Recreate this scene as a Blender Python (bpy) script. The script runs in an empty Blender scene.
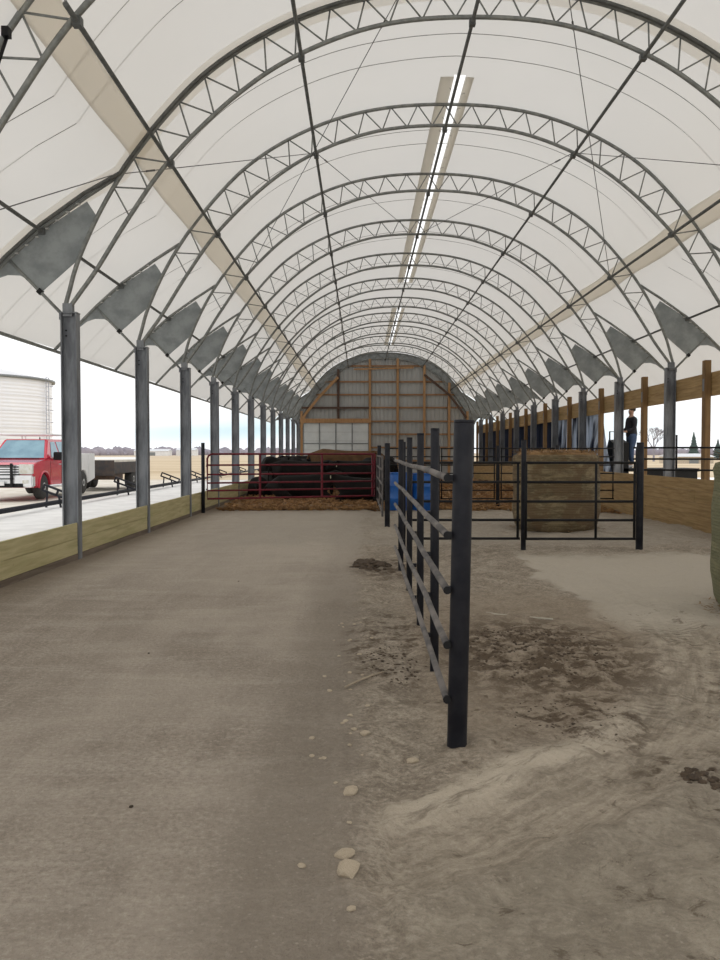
import bpy, bmesh, math, random
from mathutils import Vector, Matrix, noise as mn
R = random.Random(7)
scene = bpy.context.scene
COL = scene.collection
PI = math.pi
XC = 1.44            # centre line of the barn
S = 3.66             # spacing of the trusses
Y0 = 11.23           # first truss with its posts in view
YEND = Y0 + 11 * S

# ------------------------------------------------------------------ mesh builder
class MB:
    def __init__(s): s.v = []; s.f = []
    def add(s, vs, fs):
        b = len(s.v); s.v += [tuple(v) for v in vs]; s.f += [tuple(i + b for i in f) for f in fs]; return s
    def box(s, x0, x1, y0, y1, z0, z1, M=None):
        vs = [Vector(p) for p in ((x0,y0,z0),(x1,y0,z0),(x1,y1,z0),(x0,y1,z0),(x0,y0,z1),(x1,y0,z1),(x1,y1,z1),(x0,y1,z1))]
        if M: vs = [M @ v for v in vs]
        return s.add(vs, [(0,3,2,1),(4,5,6,7),(0,1,5,4),(1,2,6,5),(2,3,7,6),(3,0,4,7)])
    def bar(s, a, b, w, h, up=(0,0,1)):
        a = Vector(a); b = Vector(b); d = (b - a); L = d.length; d.normalize()
        up = Vector(up); x = d.cross(up)
        if x.length < 1e-4: x = d.cross(Vector((1,0,0)))
        x.normalize(); z = x.cross(d)
        vs = []
        for p in (a, b):
            for i, j in ((-1,-1),(1,-1),(1,1),(-1,1)): vs.append(p + x*(i*w/2) + z*(j*h/2))
        return s.add(vs, [(0,1,2,3),(7,6,5,4),(0,4,5,1),(1,5,6,2),(2,6,7,3),(3,7,4,0)])
    def tube(s, pts, r, n=8, cap=True):
        pts = [Vector(p) for p in pts]; rs = r if isinstance(r, (list, tuple)) else [r]*len(pts)
        d0 = (pts[1]-pts[0]).normalized()
        ref = Vector((0,0,1)) if abs(d0.z) < .9 else Vector((0,1,0))
        x = d0.cross(ref).normalized(); rings = []
        vs = []
        for i, p in enumerate(pts):
            d = (pts[min(i+1,len(pts)-1)] - pts[max(i-1,0)]).normalized()
            x = (x - d*x.dot(d)).normalized(); y = d.cross(x)
            for k in range(n):
                a = 2*PI*k/n; vs.append(p + x*(math.cos(a)*rs[i]) + y*(math.sin(a)*rs[i]))
        fs = []
        for i in range(len(pts)-1):
            for k in range(n):
                k2 = (k+1) % n; fs.append((i*n+k, i*n+k2, (i+1)*n+k2, (i+1)*n+k))
        if cap: fs.append(tuple(range(n-1,-1,-1))); fs.append(tuple((len(pts)-1)*n+k for k in range(n)))
        return s.add(vs, fs)
    def lathe(s, prof, n=32, c=(0,0,0), M=None, closed=True):
        vs = []; c = Vector(c)
        for r, z in prof:
            for k in range(n):
                a = 2*PI*k/n; v = Vector((r*math.cos(a), r*math.sin(a), z))
                if M: v = M @ v
                vs.append(c + v)
        fs = []
        for i in range(len(prof)-1):
            for k in range(n):
                k2 = (k+1) % n; fs.append((i*n+k, i*n+k2, (i+1)*n+k2, (i+1)*n+k))
        if closed: fs.append(tuple(range(n-1,-1,-1))); fs.append(tuple((len(prof)-1)*n+k for k in range(n)))
        return s.add(vs, fs)
    def prism(s, prof, x0, x1):               # profile in (y, z), extruded along x
        n = len(prof); vs = [(x0,y,z) for y,z in prof] + [(x1,y,z) for y,z in prof]
        fs = [tuple(range(n)), tuple(range(2*n-1,n-1,-1))] + [(i,i+n,(i+1)%n+n,(i+1)%n) for i in range(n)]
        return s.add(vs, fs)
    def mesh(s, name, smooth=False, bevel=0):
        m = bpy.data.meshes.new(name); m.from_pydata(s.v, [], s.f); m.validate()
        bm = bmesh.new(); bm.from_mesh(m)
        bmesh.ops.recalc_face_normals(bm, faces=bm.faces)
        if bevel: bmesh.ops.bevel(bm, geom=list(bm.edges), offset=bevel, segments=2, affect='EDGES', clamp_overlap=True)
        bm.to_mesh(m); bm.free()
        if smooth:
            for p in m.polygons: p.use_smooth = len(p.vertices) <= 4
        m.update(); return m
    def obj(s, name, mat, parent=None, smooth=False, bevel=0, loc=None):
        return link(name, s.mesh(name, smooth, bevel), mat, parent, loc)

def link(name, mesh, mat=None, parent=None, loc=None):
    o = bpy.data.objects.new(name, mesh); COL.objects.link(o)
    if mat is not None and not mesh.materials: mesh.materials.append(mat)
    if parent: o.parent = parent
    if loc: o.location = loc
    return o
def tag(o, label=None, cat=None, group=None, kind=None):
    if label: o['label'] = label
    if cat: o['category'] = cat
    if group: o['group'] = group
    if kind: o['kind'] = kind
    return o
def thing(name, label, cat, loc=(0,0,0), rz=0, group=None):
    o = bpy.data.objects.new(name, None); COL.objects.link(o); o.location = loc; o.rotation_euler = (0,0,rz)
    o.empty_display_size = .2
    return tag(o, label, cat, group)
def kids(o): return [c for c in COL.objects if c.parent == o]
KID = {}
def dup(root, loc=None, rz=None, label=None, group=None):
    def cp(o, par):
        c = o.copy(); COL.objects.link(c)
        if par: c.parent = par
        for ch in KID.get(o.name) or []: cp(ch, c)
        return c
    if root.name not in KID:
        def reg(o):
            KID[o.name] = kids(o)
            for ch in KID[o.name]: reg(ch)
        reg(root)
    c = cp(root, None)
    if loc: c.location = loc
    if rz is not None: c.rotation_euler = (0,0,rz)
    if label: c['label'] = label
    if group: c['group'] = group
    return c
ORD = ['first','second','third','fourth','fifth','sixth','seventh','eighth','ninth','tenth','eleventh','twelfth','thirteenth']

# ------------------------------------------------------------------ node helpers
class N:
    """tiny expression builder over a node tree"""
    def __init__(s, mat):
        mat.use_nodes = True; s.t = mat.node_tree; s.b = s.t.nodes.get('Principled BSDF'); s.out = s.t.nodes.get('Material Output')
        s.co = s.t.nodes.new('ShaderNodeTexCoord').outputs['Object']
    def link(s, a, b): s.t.links.new(a, b)
    def val(s, sock, v):
        if isinstance(v, (int, float)): sock.default_value = v
        elif isinstance(v, (tuple, list)): sock.default_value = tuple(v) if len(v) == len(sock.default_value) else tuple(v)+(1,)
        else: s.link(v, sock)
    def m(s, op, a, b=0., c=None, clamp=False):
        n = s.t.nodes.new('ShaderNodeMath'); n.operation = op; n.use_clamp = clamp
        s.val(n.inputs[0], a); s.val(n.inputs[1], b)
        if c is not None: s.val(n.inputs[2], c)
        return n.outputs[0]
    def ss(s, v, a, b):                        # smoothstep a..b (a > b gives a falling edge)
        n = s.t.nodes.new('ShaderNodeMapRange'); n.interpolation_type = 'SMOOTHSTEP'
        lo, hi, t0, t1 = (a, b, 0, 1) if a < b else (b, a, 1, 0)
        s.val(n.inputs[0], v); n.inputs[1].default_value = lo; n.inputs[2].default_value = hi
        n.inputs[3].default_value = t0; n.inputs[4].default_value = t1
        return n.outputs[0]
    def noise(s, scale, detail=4, rough=.55, vec=None, stretch=None, dist=0):
        n = s.t.nodes.new('ShaderNodeTexNoise'); n.inputs['Scale'].default_value = scale
        n.inputs['Detail'].default_value = detail; n.inputs['Roughness'].default_value = rough; n.inputs['Distortion'].default_value = dist
        v = vec or s.co
        if stretch:
            mp = s.t.nodes.new('ShaderNodeMapping'); mp.inputs['Scale'].default_value = stretch; s.link(v, mp.inputs[0]); v = mp.outputs[0]
        s.link(v, n.inputs['Vector']); return n.outputs[0]
    def vor(s, scale, feature='F1', vec=None):
        n = s.t.nodes.new('ShaderNodeTexVoronoi'); n.feature = feature; n.inputs['Scale'].default_value = scale
        s.link(vec or s.co, n.inputs['Vector']); return n.outputs[0]
    def xyz(s):
        n = s.t.nodes.new('ShaderNodeSeparateXYZ'); s.link(s.co, n.inputs[0]); return n.outputs
    def mix(s, f, a, b):
        n = s.t.nodes.new('ShaderNodeMix'); n.data_type = 'RGBA'
        s.val(n.inputs[0], f); s.val(n.inputs[6], a); s.val(n.inputs[7], b); return n.outputs[2]
    def bump(s, h, strength=.5, dist=.02):
        n = s.t.nodes.new('ShaderNodeBump'); n.inputs['Strength'].default_value = strength; n.inputs['Distance'].default_value = dist
        s.link(h, n.inputs['Height']); s.link(n.outputs[0], s.b.inputs['Normal'])
    def color(s, c): s.val(s.b.inputs['Base Color'], c)

def mat(name, c, rough=.6, metal=0, c2=None, scale=8, bump=0, stretch=None, spec=None):
    m = bpy.data.materials.new(name); n = N(m)
    n.b.inputs['Roughness'].default_value = rough; n.b.inputs['Metallic'].default_value = metal
    if spec is not None: n.b.inputs['Specular IOR Level'].default_value = spec
    if c2 is None: c2 = tuple(x*.8 for x in c)
    f = n.ss(n.noise(scale, 5, .6, stretch=stretch), .35, .65)
    n.color(n.mix(f, c, c2))
    if bump: n.bump(n.noise(scale*3, 4, .6, stretch=stretch), bump, .02)
    return m

M_steel  = mat('galvanised_tube', (.27,.28,.265), .55, .35, (.19,.20,.195), 12)
M_purlin = mat('purlin_tube', (.14,.145,.14), .6, .3, (.095,.10,.098), 10)
M_col    = mat('galvanised_column', (.25,.265,.285), .55, .3, (.12,.128,.145), 5, stretch=(1,1,.25))
M_dark   = mat('dark_pipe', (.011,.012,.018), .6, 0, (.021,.022,.028), 9, spec=.3)
M_rail   = mat('weathered_rail', (.19,.172,.16), .7, .0, (.085,.08,.08), 4, spec=.3)
M_black  = mat('black_paint', (.007,.007,.009), .6, 0, (.012,.012,.012), 10, spec=.25)
M_red    = mat('red_gate_paint', (.17,.010,.022), .5, 0, (.10,.010,.016), 14, spec=.3)
M_gusset = mat('grey_gusset_sheet', (.29,.315,.32), .7, 0, (.20,.22,.225), 3.2, .25)
M_cable  = mat('steel_cable', (.14,.14,.14), .5, .5)
M_strawb = mat('straw_blade', (.42,.27,.12), .8, 0, (.26,.15,.06), 3)

def wood(name, c1, c2, axis):
    m = bpy.data.materials.new(name); n = N(m); st = [14,14,14]; st[axis] = .8
    g = n.noise(1.6, 6, .6, stretch=tuple(st), dist=.6)
    k = n.noise(1.1, 2, .5, stretch=(1,.6,4))
    col = n.mix(n.ss(g, .3, .7), c1, c2)
    col = n.mix(n.m('MULTIPLY', n.ss(k, .5, .75), .45), col, (c2[0]*.8, c2[1]*.95, c2[2]*.75))
    kn = n.vor(2.1); col = n.mix(n.m('MULTIPLY', n.ss(kn, .07, .03), .8), col, (c2[0]*.3, c2[1]*.28, c2[2]*.25))
    n.color(col); n.b.inputs['Roughness'].default_value = .75; n.bump(g, .25, .01); return m
M_board  = wood('green_treated_board', (.52,.46,.255), (.38,.33,.165), 1)
M_boardr = wood('honey_board', (.40,.27,.12), (.25,.155,.06), 1)
M_wpost  = wood('brown_timber', (.24,.145,.06), (.15,.085,.035), 2)
M_stud   = wood('orange_lumber', (.42,.25,.12), (.30,.165,.075), 2)
M_girt   = wood('orange_lumber_across', (.34,.20,.10), (.24,.13,.065), 0)
M_dwood  = wood('dark_lumber', (.09,.05,.035), (.06,.035,.025), 0)

def fabric(name, c, tr, mixf=.5, c2=None, tr2=None):
    m = bpy.data.materials.new(name); n = N(m); t = n.t
    f = n.noise(.35, 4, .6); w = n.noise(6, 3, .5)
    col = n.mix(f, c, tuple(x*.92 for x in c)); tcol = n.mix(f, tr, tuple(x*.93 for x in tr))
    if c2:
        k = n.ss(n.noise(1.4, 3, .5, stretch=(.3,2.2,.35), dist=.5), .40, .58); col = n.mix(k, c, c2); tcol = n.mix(k, tr, tr2)
    d = t.nodes.new('ShaderNodeBsdfDiffuse'); l = t.nodes.new('ShaderNodeBsdfTranslucent'); mx = t.nodes.new('ShaderNodeMixShader')
    b = t.nodes.new('ShaderNodeBump'); b.inputs['Strength'].default_value = .15; b.inputs['Distance'].default_value = .03
    n.link(n.noise(1.3, 2, .5), b.inputs['Height'])
    for q in (d, l): n.link(b.outputs[0], q.inputs['Normal'])
    n.link(col, d.inputs[0]); n.link(tcol, l.inputs[0]); mx.inputs[0].default_value = mixf
    n.link(d.outputs[0], mx.inputs[1]); n.link(l.outputs[0], mx.inputs[2]); n.link(mx.outputs[0], n.out.inputs[0])
    t.nodes.remove(n.b); return m
M_fab  = fabric('white_roof_fabric', (.78,.765,.73), (.80,.785,.755), .54)
M_flap = fabric('beige_flap_fabric', (.80,.77,.71), (.99,.96,.905), .80)
M_rflap = fabric('grey_ridge_flap', (.70,.68,.63), (.93,.90,.84), .74)
M_seam = mat('fabric_seam', (.34,.34,.33), .8)

# ------------------------------------------------------------------ roof profile
INN = [(0,7.07),(1.2,6.965),(2.28,6.58),(3.12,6.03),(3.94,5.24),(4.48,4.50),(4.90,3.84),(5.13,3.52),(5.27,3.33)]
OUT = [(0,7.43),(1.0,7.37),(1.9,7.17),(2.76,6.80),(3.49,6.31),(4.14,5.63),(4.57,5.06),(4.90,4.50),(5.16,3.92),(5.28,3.52),(5.335,3.33)]
def spline(P, per=8):
    P = [Vector((x, 0, z)) for x, z in P]
    P = [Vector((-P[1].x, 0, P[1].z))] + P + [P[-1]*2 - P[-2]]
    out = []
    for i in range(1, len(P)-2):
        a, b, c, d = P[i-1:i+3]
        for k in range(per):
            t = k/per
            out.append(.5*((2*b) + (c-a)*t + (2*a-5*b+4*c-d)*t*t + (3*b-a-3*c+d)*t**3))
    out.append(P[-2].copy()); return out
def full(P, per=8):
    h = spline(P, per); return [Vector((-p.x,0,p.z)) for p in reversed(h[1:])] + h
inner = full(INN); outer = full(OUT)
def arclen(c):
    L = [0]
    for a, b in zip(c, c[1:]): L.append(L[-1] + (b-a).length)
    return L
def at_len(c, L, s):
    s = max(0, min(L[-1], s))
    for i in range(len(L)-1):
        if L[i+1] >= s:
            t = (s-L[i])/max(1e-9, L[i+1]-L[i]); return c[i].lerp(c[i+1], t)
    return c[-1]

LACE = MB().box(-.022,.022,-.034,.034,-.008,.008).mesh('lace'); M_lace = mat('white_lace', (.6,.6,.58), .7)
RAF = [(4.60,5.04),(5.04,4.76),(5.61,4.36),(6.04,3.98),(6.42,3.60),(6.80,3.20)]
# ---- one truss, copied along the barn
def make_truss(Y, label):
    t = thing('roof_truss', label, 'roof truss', (XC, Y, 0), 0, 'arched trusses holding up the fabric roof')
    MB().tube(inner, .031, 8).obj('inner_chord', M_steel, t, True)
    MB().tube(outer, .031, 8).obj('outer_chord', M_steel, t, True)
    Li, Lo = arclen(inner), arclen(outer)
    n = 25; li = Li[-1]; lo = Lo[-1]
    s0 = 1.42
    for k in range(n):
        ua = s0 + (li-2*s0)*k/n; ub = s0 + (li-2*s0)*(k+1)/n
        va = s0*1.03 + (lo-2.06*s0)*(k+.5)/n
        a = at_len(inner, Li, ua); b = at_len(inner, Li, ub); c = at_len(outer, Lo, va)
        MB().tube([a, c], .0115, 6).obj('web_brace', M_steel, t, True)
        MB().tube([c, b], .0115, 6).obj('web_brace', M_steel, t, True)
    for sg in (-1, 1):
        pts = [(sg*x, 0, z) for x, z in RAF]
        MB().tube(pts, .028, 8).obj('eave_rafter', M_steel, t, True)
        MB().tube([(sg*5.36,0,3.22),(sg*6.06,0,3.94)], .022, 8).obj('strut', M_steel, t, True)
        cl = MB(); cl.box(-.035,.035,-.03,.03,-.03,.03, Matrix.Translation((sg*5.66,-.0,3.53)) @ Matrix.Rotation(sg*.8,4,'Y')); cl.obj('clamp', M_black, t)
        cp = MB(); cp.box(sg*5.29-.062, sg*5.29+.062, -.05, .05, 3.20, 3.37); cp.box(sg*5.38-.025, sg*5.38+.025, -.03, .03, 3.16, 3.25)
        cp.obj('saddle_bracket', M_col, t)
        # gusset sheet between rafter and outer chord
        P = [(5.03,4.70),(4.90,4.50),(5.02,4.25),(5.15,3.95),(5.40,3.73),(5.63,3.53),(5.78,3.66),(5.92,3.74),(6.08,3.745),(6.22,3.70),(6.38,3.58),(6.33,3.66),(6.04,3.95),(5.61,4.33)]
        q = MB(); th = .004; m = len(P)
        vs = [(sg*x,-th,z) for x,z in P] + [(sg*x,th,z) for x,z in P]
        q.add(vs, [tuple(range(m)), tuple(range(2*m-1,m-1,-1))] + [(i,i+m,(i+1)%m+m,(i+1)%m) for i in range(m)])
        g = q.obj('gusset_sheet', M_gusset, t)
        for i in range(7):
            f = (i+.5)/7; p = Vector((sg*5.08,0,4.72)).lerp(Vector((sg*6.02,0,3.97)), f)
            link('lace', LACE, M_lace, g, (p.x, 0, p.z))
    return t
first = make_truss(Y0 - S, 'galvanized roof arch nearest the viewer, crossing the top left corner of the photo')
for k in range(12):
    lab = {0: 'large galvanized roof arch spanning the top of the photo, its left post in view',
           11: 'last galvanized roof arch, standing against the framed end wall'}.get(k) or \
          '%s galvanized roof arch, counting from the big one at the photo top' % ORD[k]
    dup(first, (XC, Y0 + S*k, 0), label=lab)

# ---- purlins along the barn
CLAMP = MB().box(-.04,.04,-.045,.045,-.04,.04).mesh('clamp')
for rx, z, lab in ((0,7.00,'steel pipe purlin running along the ridge beside the bright roof slot'),
                   (-2.22,6.55,'steel pipe purlin left of the ridge, nearest to it on that side'),
                   (2.22,6.55,'steel pipe purlin right of the ridge, nearest to it on that side'),
                   (-3.93,5.19,'steel pipe purlin beside the beige flap on the left roof side'),
                   (3.93,5.19,'steel pipe purlin beside the beige flap on the right roof side'),
                   (-5.62,4.31,'steel pipe purlin through the grey gusset sheets on the left side'),
                   (5.62,4.31,'steel pipe purlin through the grey gusset sheets on the right side')):
    y0 = Y0 - S - .3
    mb = MB().tube([(XC+rx,y0,z),(XC+rx,YEND,z)], .025, 8)
    o = tag(mb.obj('roof_purlin', M_purlin, None, True), lab, 'purlin', 'long pipe purlins under the roof')
    for k in range(-1, 12): link('clamp', CLAMP, M_purlin, o, (XC+rx, Y0+S*k, z))
for sg, w in ((-1,'left'),(1,'right')):
    mb = MB().tube([(XC+sg*6.80,-2,3.19),(XC+sg*6.80,YEND,3.19)], .03, 8)
    tag(mb.obj('eave_pipe', M_steel, None, True), 'long pipe holding down the lower edge of the roof fabric on the %s side' % w, 'eave pipe')
    # lower purlin under the fabric
# ---- bracing cables
CB = [((-5.3,3.36,Y0-S),(-4.57,5.08,Y0),'thin brace cable at the left edge of the photo reaching the first big arch'),
      ((-4.57,5.06,Y0),(-2.22,6.6,Y0+S),'thin brace cable in the left roof slope between the first and second big arches'),
      ((-2.22,6.6,Y0+S),(-.12,7.1,Y0+3*S),'thin brace cable left of the ridge slot running from second to fourth big arch'),
      ((-.95,7.36,Y0),(-3.93,5.25,Y0+2*S),'thin brace cable sloping down left from the top arch'),
      ((1.25,7.33,Y0),(3.93,5.25,Y0+2*S),'thin brace cable hanging down right from the top arch'),
      ((4.57,5.06,Y0),(2.22,6.6,Y0+S),'nearly level brace cable at the right edge of the photo'),
      ((2.22,6.6,Y0+S),(.12,7.1,Y0+3*S),'thin brace cable right of the ridge slot running from second to fourth big arch')]
for a, b, lab in CB:
    a = Vector((a[0]+XC, a[2], a[1])); b = Vector((b[0]+XC, b[2], b[1])); d = (b-a).normalized()
    o = tag(MB().tube([a,b], .0065, 6).obj('brace_cable', M_cable, None, True), lab, 'cable', 'diagonal brace cables under the roof')
    p = a + d*.45
    MB().tube([p, p+d*.16], .014, 6).obj('turnbuckle', M_cable, o)
# ratchet strap hanging on the nearest arch
o = MB().tube([(-3.08,Y0-S-.06,5.04),(-3.10,Y0-S-.1,4.92),(-3.16,Y0-S-.08,4.78),(-3.22,Y0-S-.06,4.66)], .017, 6).obj('ratchet_strap', M_black, None, True)
tag(o, 'black strap hanging from the arch in the top left corner', 'strap')
MB().box(-3.11,-3.05,Y0-S-.12,Y0-S-.04,5.02,5.10).obj('buckle', M_black, o)

# ------------------------------------------------------------------ roof fabric
half = [(p.x, p.z) for p in spline(OUT[:7], 6)]
half = half + [(x, z) for x, z in ((5.04,4.80),(5.61,4.40),(6.04,4.02),(6.42,3.65),(6.83,3.22))]
def norm_off(P, o):
    out = []
    for i, (x, z) in enumerate(P):
        a = P[max(0,i-1)]; b = P[min(len(P)-1,i+1)]; dx, dz = b[0]-a[0], b[1]-a[1]; L = math.hypot(dx,dz)
        nx, nz = -dz/L, dx/L
        if nz < 0: nx, nz = -nx, -nz
        if nx < 0 and x > 1: nx, nz = -nx, -nz
        out.append((x + nx*o, z + nz*o))
    return out
prof = norm_off(half, .05)
SL = (.05, .235)     # slot along the ridge, relative x
def in_slot(y): return 13.85 < y < 30.4 or 35.7 < y < 48.0
ys = [-3 + .6*i for i in range(int((YEND+3)/.6)+1)] + [YEND+.02, 13.85, 30.4, 35.7, 48.0]
ys = sorted(set(round(y,3) for y in ys))
def sag(y, x):
    ph = ((y - Y0) / S) % 1; return -.035*math.sin(PI*ph)**2*min(1, abs(x)/1.0)
xs_prof = [(-x, z) for x, z in reversed(prof) if x > .02] + [(SL[0], prof[0][1]), (SL[1], prof[0][1]-.004)] + [(x, z) for x, z in prof if x > .4]
def zrow(off=0): return [(x, z-off) for x, z in xs_prof]
mb = MB(); nc = len(xs_prof)
for y in ys:
    for x, z in xs_prof:
        s = sag(y, x); mb.v.append((XC + x*(1+s*.15), y, z + s))
slotcol = [i for i, (x, z) in enumerate(xs_prof) if x == SL[0]][0]
for j in range(len(ys)-1):
    ym = (ys[j]+ys[j+1])/2
    for i in range(nc-1):
        if i == slotcol and in_slot(ym): continue
        a = j*nc+i; mb.f.append((a, a+1, a+nc+1, a+nc))
roof = mb.obj('ceiling', M_fab, None, True)
tag(roof, 'white translucent fabric roof of the hoop barn', None, None, 'structure')
def strip(name, x0, x1, y0, y1, off, mt, nseg=5, amp=0.0):
    """band of fabric hanging just under the roof between two relative x"""
    mb = MB(); P = [(-x,z) for x,z in reversed(prof[1:])] + prof
    def zat(x):
        for a, b in zip(P, P[1:]):
            if a[0] <= x <= b[0]: return a[1] + (b[1]-a[1])*(x-a[0])/max(1e-9,b[0]-a[0])
        return P[0][1]
    ny = max(2, int((y1-y0)/.3))
    for j in range(ny+1):
        y = y0 + (y1-y0)*j/ny
        for i in range(nseg+1):
            x = x0 + (x1-x0)*i/nseg
            w = amp*mn.noise(Vector((x*3, y*1.1, 2)))
            mb.v.append((XC+x, y, zat(x) - off + sag(y, x) + w))
    for j in range(ny):
        for i in range(nseg):
            a = j*(nseg+1)+i; mb.f.append((a,a+1,a+nseg+2,a+nseg+1))
    o = mb.obj(name, mt, roof, True)
    sm = o.modifiers.new('t','SOLIDIFY'); sm.thickness = .004
    return o
for y0, y1 in ((13.85,30.4),(35.7,48.0)):
    strip('ridge_flap', -.17, SL[0]-.0, y0, y1, .03, M_rflap, 2)
    strip('ridge_flap', SL[1]+.0, .37, y0, y1, .03, M_rflap, 2)
    # lacing straps across the slot edges
    la = MB(); y = y0+.4
    while y < y1:
        la.tube([(XC+SL[0]-.04,y,7.455),(XC+SL[0]-.005,y+.05,7.43)], .008, 5); la.tube([(XC+SL[1]+.06,y+.2,7.44),(XC+SL[1]+.0,y+.25,7.44)], .008, 5)
        y += .62
    la.obj('slot_lacing', M_lace, roof)
strip('overlap_flap', -4.44, -4.20, -2, YEND, .05, M_flap, 6, .018)
strip('overlap_flap', 4.20, 4.44, -2, YEND, .05, M_flap, 6, .018)
# doubled band at the first big arch and seams on every bay
def arc_strip(y0, y1, off, mt, name):
    mb = MB(); P = [(-x,z) for x,z in reversed(prof[1:])] + prof; P = [(x, z-off) for x, z in P]; n = len(P)
    for y in (y0, y1): mb.v += [(XC+x, y, z) for x, z in P]
    for i in range(n-1): mb.f.append((i,i+1,n+i+1,n+i))
    return mb.obj(name, mt, roof, True)
arc_strip(Y0+.05, Y0+.30, .035, M_flap, 'joint_band')
arc_strip(Y0-.24, Y0-.06, .035, M_flap, 'joint_band')
_P = [(-x,z) for x,z in reversed(prof[1:])] + prof
MB().tube([(XC+x*.996, Y0-.07, z-.055) for x, z in _P], .026, 6).obj('joint_pipe', M_purlin, roof, True)
for k in range(-1, 11):
    for dy in (1.25, 1.95):
        y = Y0 + S*k + dy; P = [(-x,z) for x,z in reversed(prof[1:])] + prof
        pts = [(XC+x, y, z - .012 + sag(y, x)) for x, z in P]
        MB().tube(pts, .0055, 4).obj('seam', M_seam, roof, True)

# ------------------------------------------------------------------ steel columns
def column_mesh(sg):
    mb = MB()   # H section, flanges parallel to the side wall
    mb.box(-.105,-.089,-.075,.075,-.35,3.24); mb.box(.089,.105,-.075,.075,-.35,3.24); mb.box(-.09,.09,-.007,.007,-.35,3.24)
    return mb
def make_column(sg, x, y, label, grp):
    t = thing('steel_column', label, 'post', (x, y, 0), 0, grp)
    column_mesh(sg).obj('shaft', M_col, t)
    p = MB().box(-.11,.11,-.08,.08,3.24,3.255); p.obj('cap_plate', M_col, t)
    b = MB()
    for zz in (2.95, 3.02): b.tube([(-.05,-.02,zz),(-.05,.02,zz)], .012, 6)
    b.obj('bolt', M_black, t)
    return t
cols = {}
for sg, x, w in ((-1, XC-5.27, 'left'), (1, XC+5.27, 'right')):
    grp = 'steel columns along the %s side' % w
    for k in range(0, 12):
        if sg == -1:
            lab = 'grey steel H post on the left side, %s one from the camera' % ORD[k]
            if k == 0: lab = 'grey steel H post nearest the camera on the left, in front of the red pickup'
        else:
            if k < 2: continue
            lab = 'grey steel H post on the right side, %s in view counting from the right edge of the photo' % ORD[k-2]
        if sg not in cols: cols[sg] = make_column(sg, x, Y0+S*k, lab, grp)
        else: dup(cols[sg], (x, Y0+S*k, 0), label=lab, group=grp)

# ------------------------------------------------------------------ left kick wall
mb = MB(); lowb = MB()
for k in range(-3, 11):
    ya = Y0+S*k+.012; yb = Y0+S*(k+1)-.012
    for i, (z0, z1) in enumerate(((.09,.285),(.29,.49))):
        j = R.uniform(-.003,.003)
        mb.box(-3.775+j,-3.738+j, ya, yb, z0, z1)
    lowb.box(-3.772,-3.735, ya, yb, -.12, .085)
w = mb.obj('wall_left', M_board); tag(w, 'low wall of green treated boards between the left posts', None, None, 'structure')
lowb.obj('base_board', wood('dirty_base_board', (.20,.155,.115), (.12,.09,.065), 1), w)
# right kick wall
mb = MB()
for k in range(0, 11):
    ya = Y0+S*(k-.5)+.004; yb = Y0+S*(k+.5)-.004
    for i, (z0, z1) in enumerate(((-.3,-.05),(-.045,.19),(.195,.425),(.43,.66),(.665,.90))):
        j = R.uniform(-.004,.004); mb.box(6.56+j,6.598+j, ya, yb, z0, z1)
w = mb.obj('wall_right', M_boardr); tag(w, 'low wall of honey coloured boards along the right side', None, None, 'structure')
for k in range(0, 11):
    ya = Y0+S*(k-.5)+.004; yb = Y0+S*(k+.5)-.004
    hb = MB(); hb.box(6.826,6.864,ya,yb,2.52,2.745); hb.box(6.826,6.864,ya,yb,2.75,2.98); hb.obj('header_board', M_boardr, w)
# wood posts
wp = None
for i, k in enumerate(range(1, 11)):
    y = Y0 + S*(k+.5)
    lab = ('brown timber post nearest the right edge of the photo' if i == 0 else
           'brown timber post the person stands behind' if i == 1 else
           '%s brown timber post along the right side, counting from the right edge of the photo' % ORD[i])
    if wp is None:
        wp = thing('timber_post', lab, 'post', (6.762, y, 0), 0, 'brown timber posts along the right side')
        MB().box(-.06,.06,-.08,.08,-.35,3.22).obj('shaft', M_wpost, wp, bevel=.006)
        mb = MB(); mb.box(-.066,-.06,-.04,.04,2.62,2.86); mb.obj('fixing_plate', M_col, wp)
    else: dup(wp, (6.762, y, 0), label=lab)

# ------------------------------------------------------------------ end wall
YW = YEND + .12
def metal_sheet():
    m = bpy.data.materials.new('ribbed_steel_sheet'); n = N(m); x, y, z = n.xyz()
    n.color(n.mix(n.noise(1.2,3,.5), (.40,.41,.40), (.34,.35,.35))); n.b.inputs['Roughness'].default_value = .5
    n.b.inputs['Metallic'].default_value = .2
    return m
M_sheet = metal_sheet()
mb = MB()
# ribbed sheet filling the arch down to the floor
P = [(-x,z) for x,z in reversed([(p.x,p.z) for p in spline(OUT)][1:])] + [(p.x,p.z) for p in spline(OUT)]
def ztop(x):
    for a, b in zip(P, P[1:]):
        if a[0] <= x <= b[0]: return a[1] + (b[1]-a[1])*(x-a[0])/max(1e-9,b[0]-a[0])
    return 3.18
xs = []; x = -5.33
while x < 5.33:
    xs += [(x,0),(x+.17,0),(x+.19,.025),(x+.22,.025),(x+.24,0)]; x += .24
xs = [q for q in xs if q[0] <= 5.33]
for x, d in xs: mb.v += [(XC+x, YW+.06-d, -.3), (XC+x, YW+.06-d, ztop(x)+.05)]
for i in range(len(xs)-1): mb.f.append((2*i,2*i+2,2*i+3,2*i+1))
wall_back = mb.obj('wall_back', M_sheet); tag(wall_back, 'end wall of ribbed grey steel sheeting on an orange lumber frame', None, None, 'structure')
ziN = lambda X: ztop(X-XC) - .32
for X in (-3.62, -1.40, .51, 2.19, 3.80, 5.30, 6.40):
    z0 = 3.3 if X == -1.40 else -.2
    w = .14
    zt = ziN(X) if abs(X-XC) < 4.9 else 3.9
    s = MB().box(X-w/2, X+w/2, YW-.17, YW, z0, zt).obj('stud', M_stud if X != -1.40 else M_dwood, wall_back)
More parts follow.
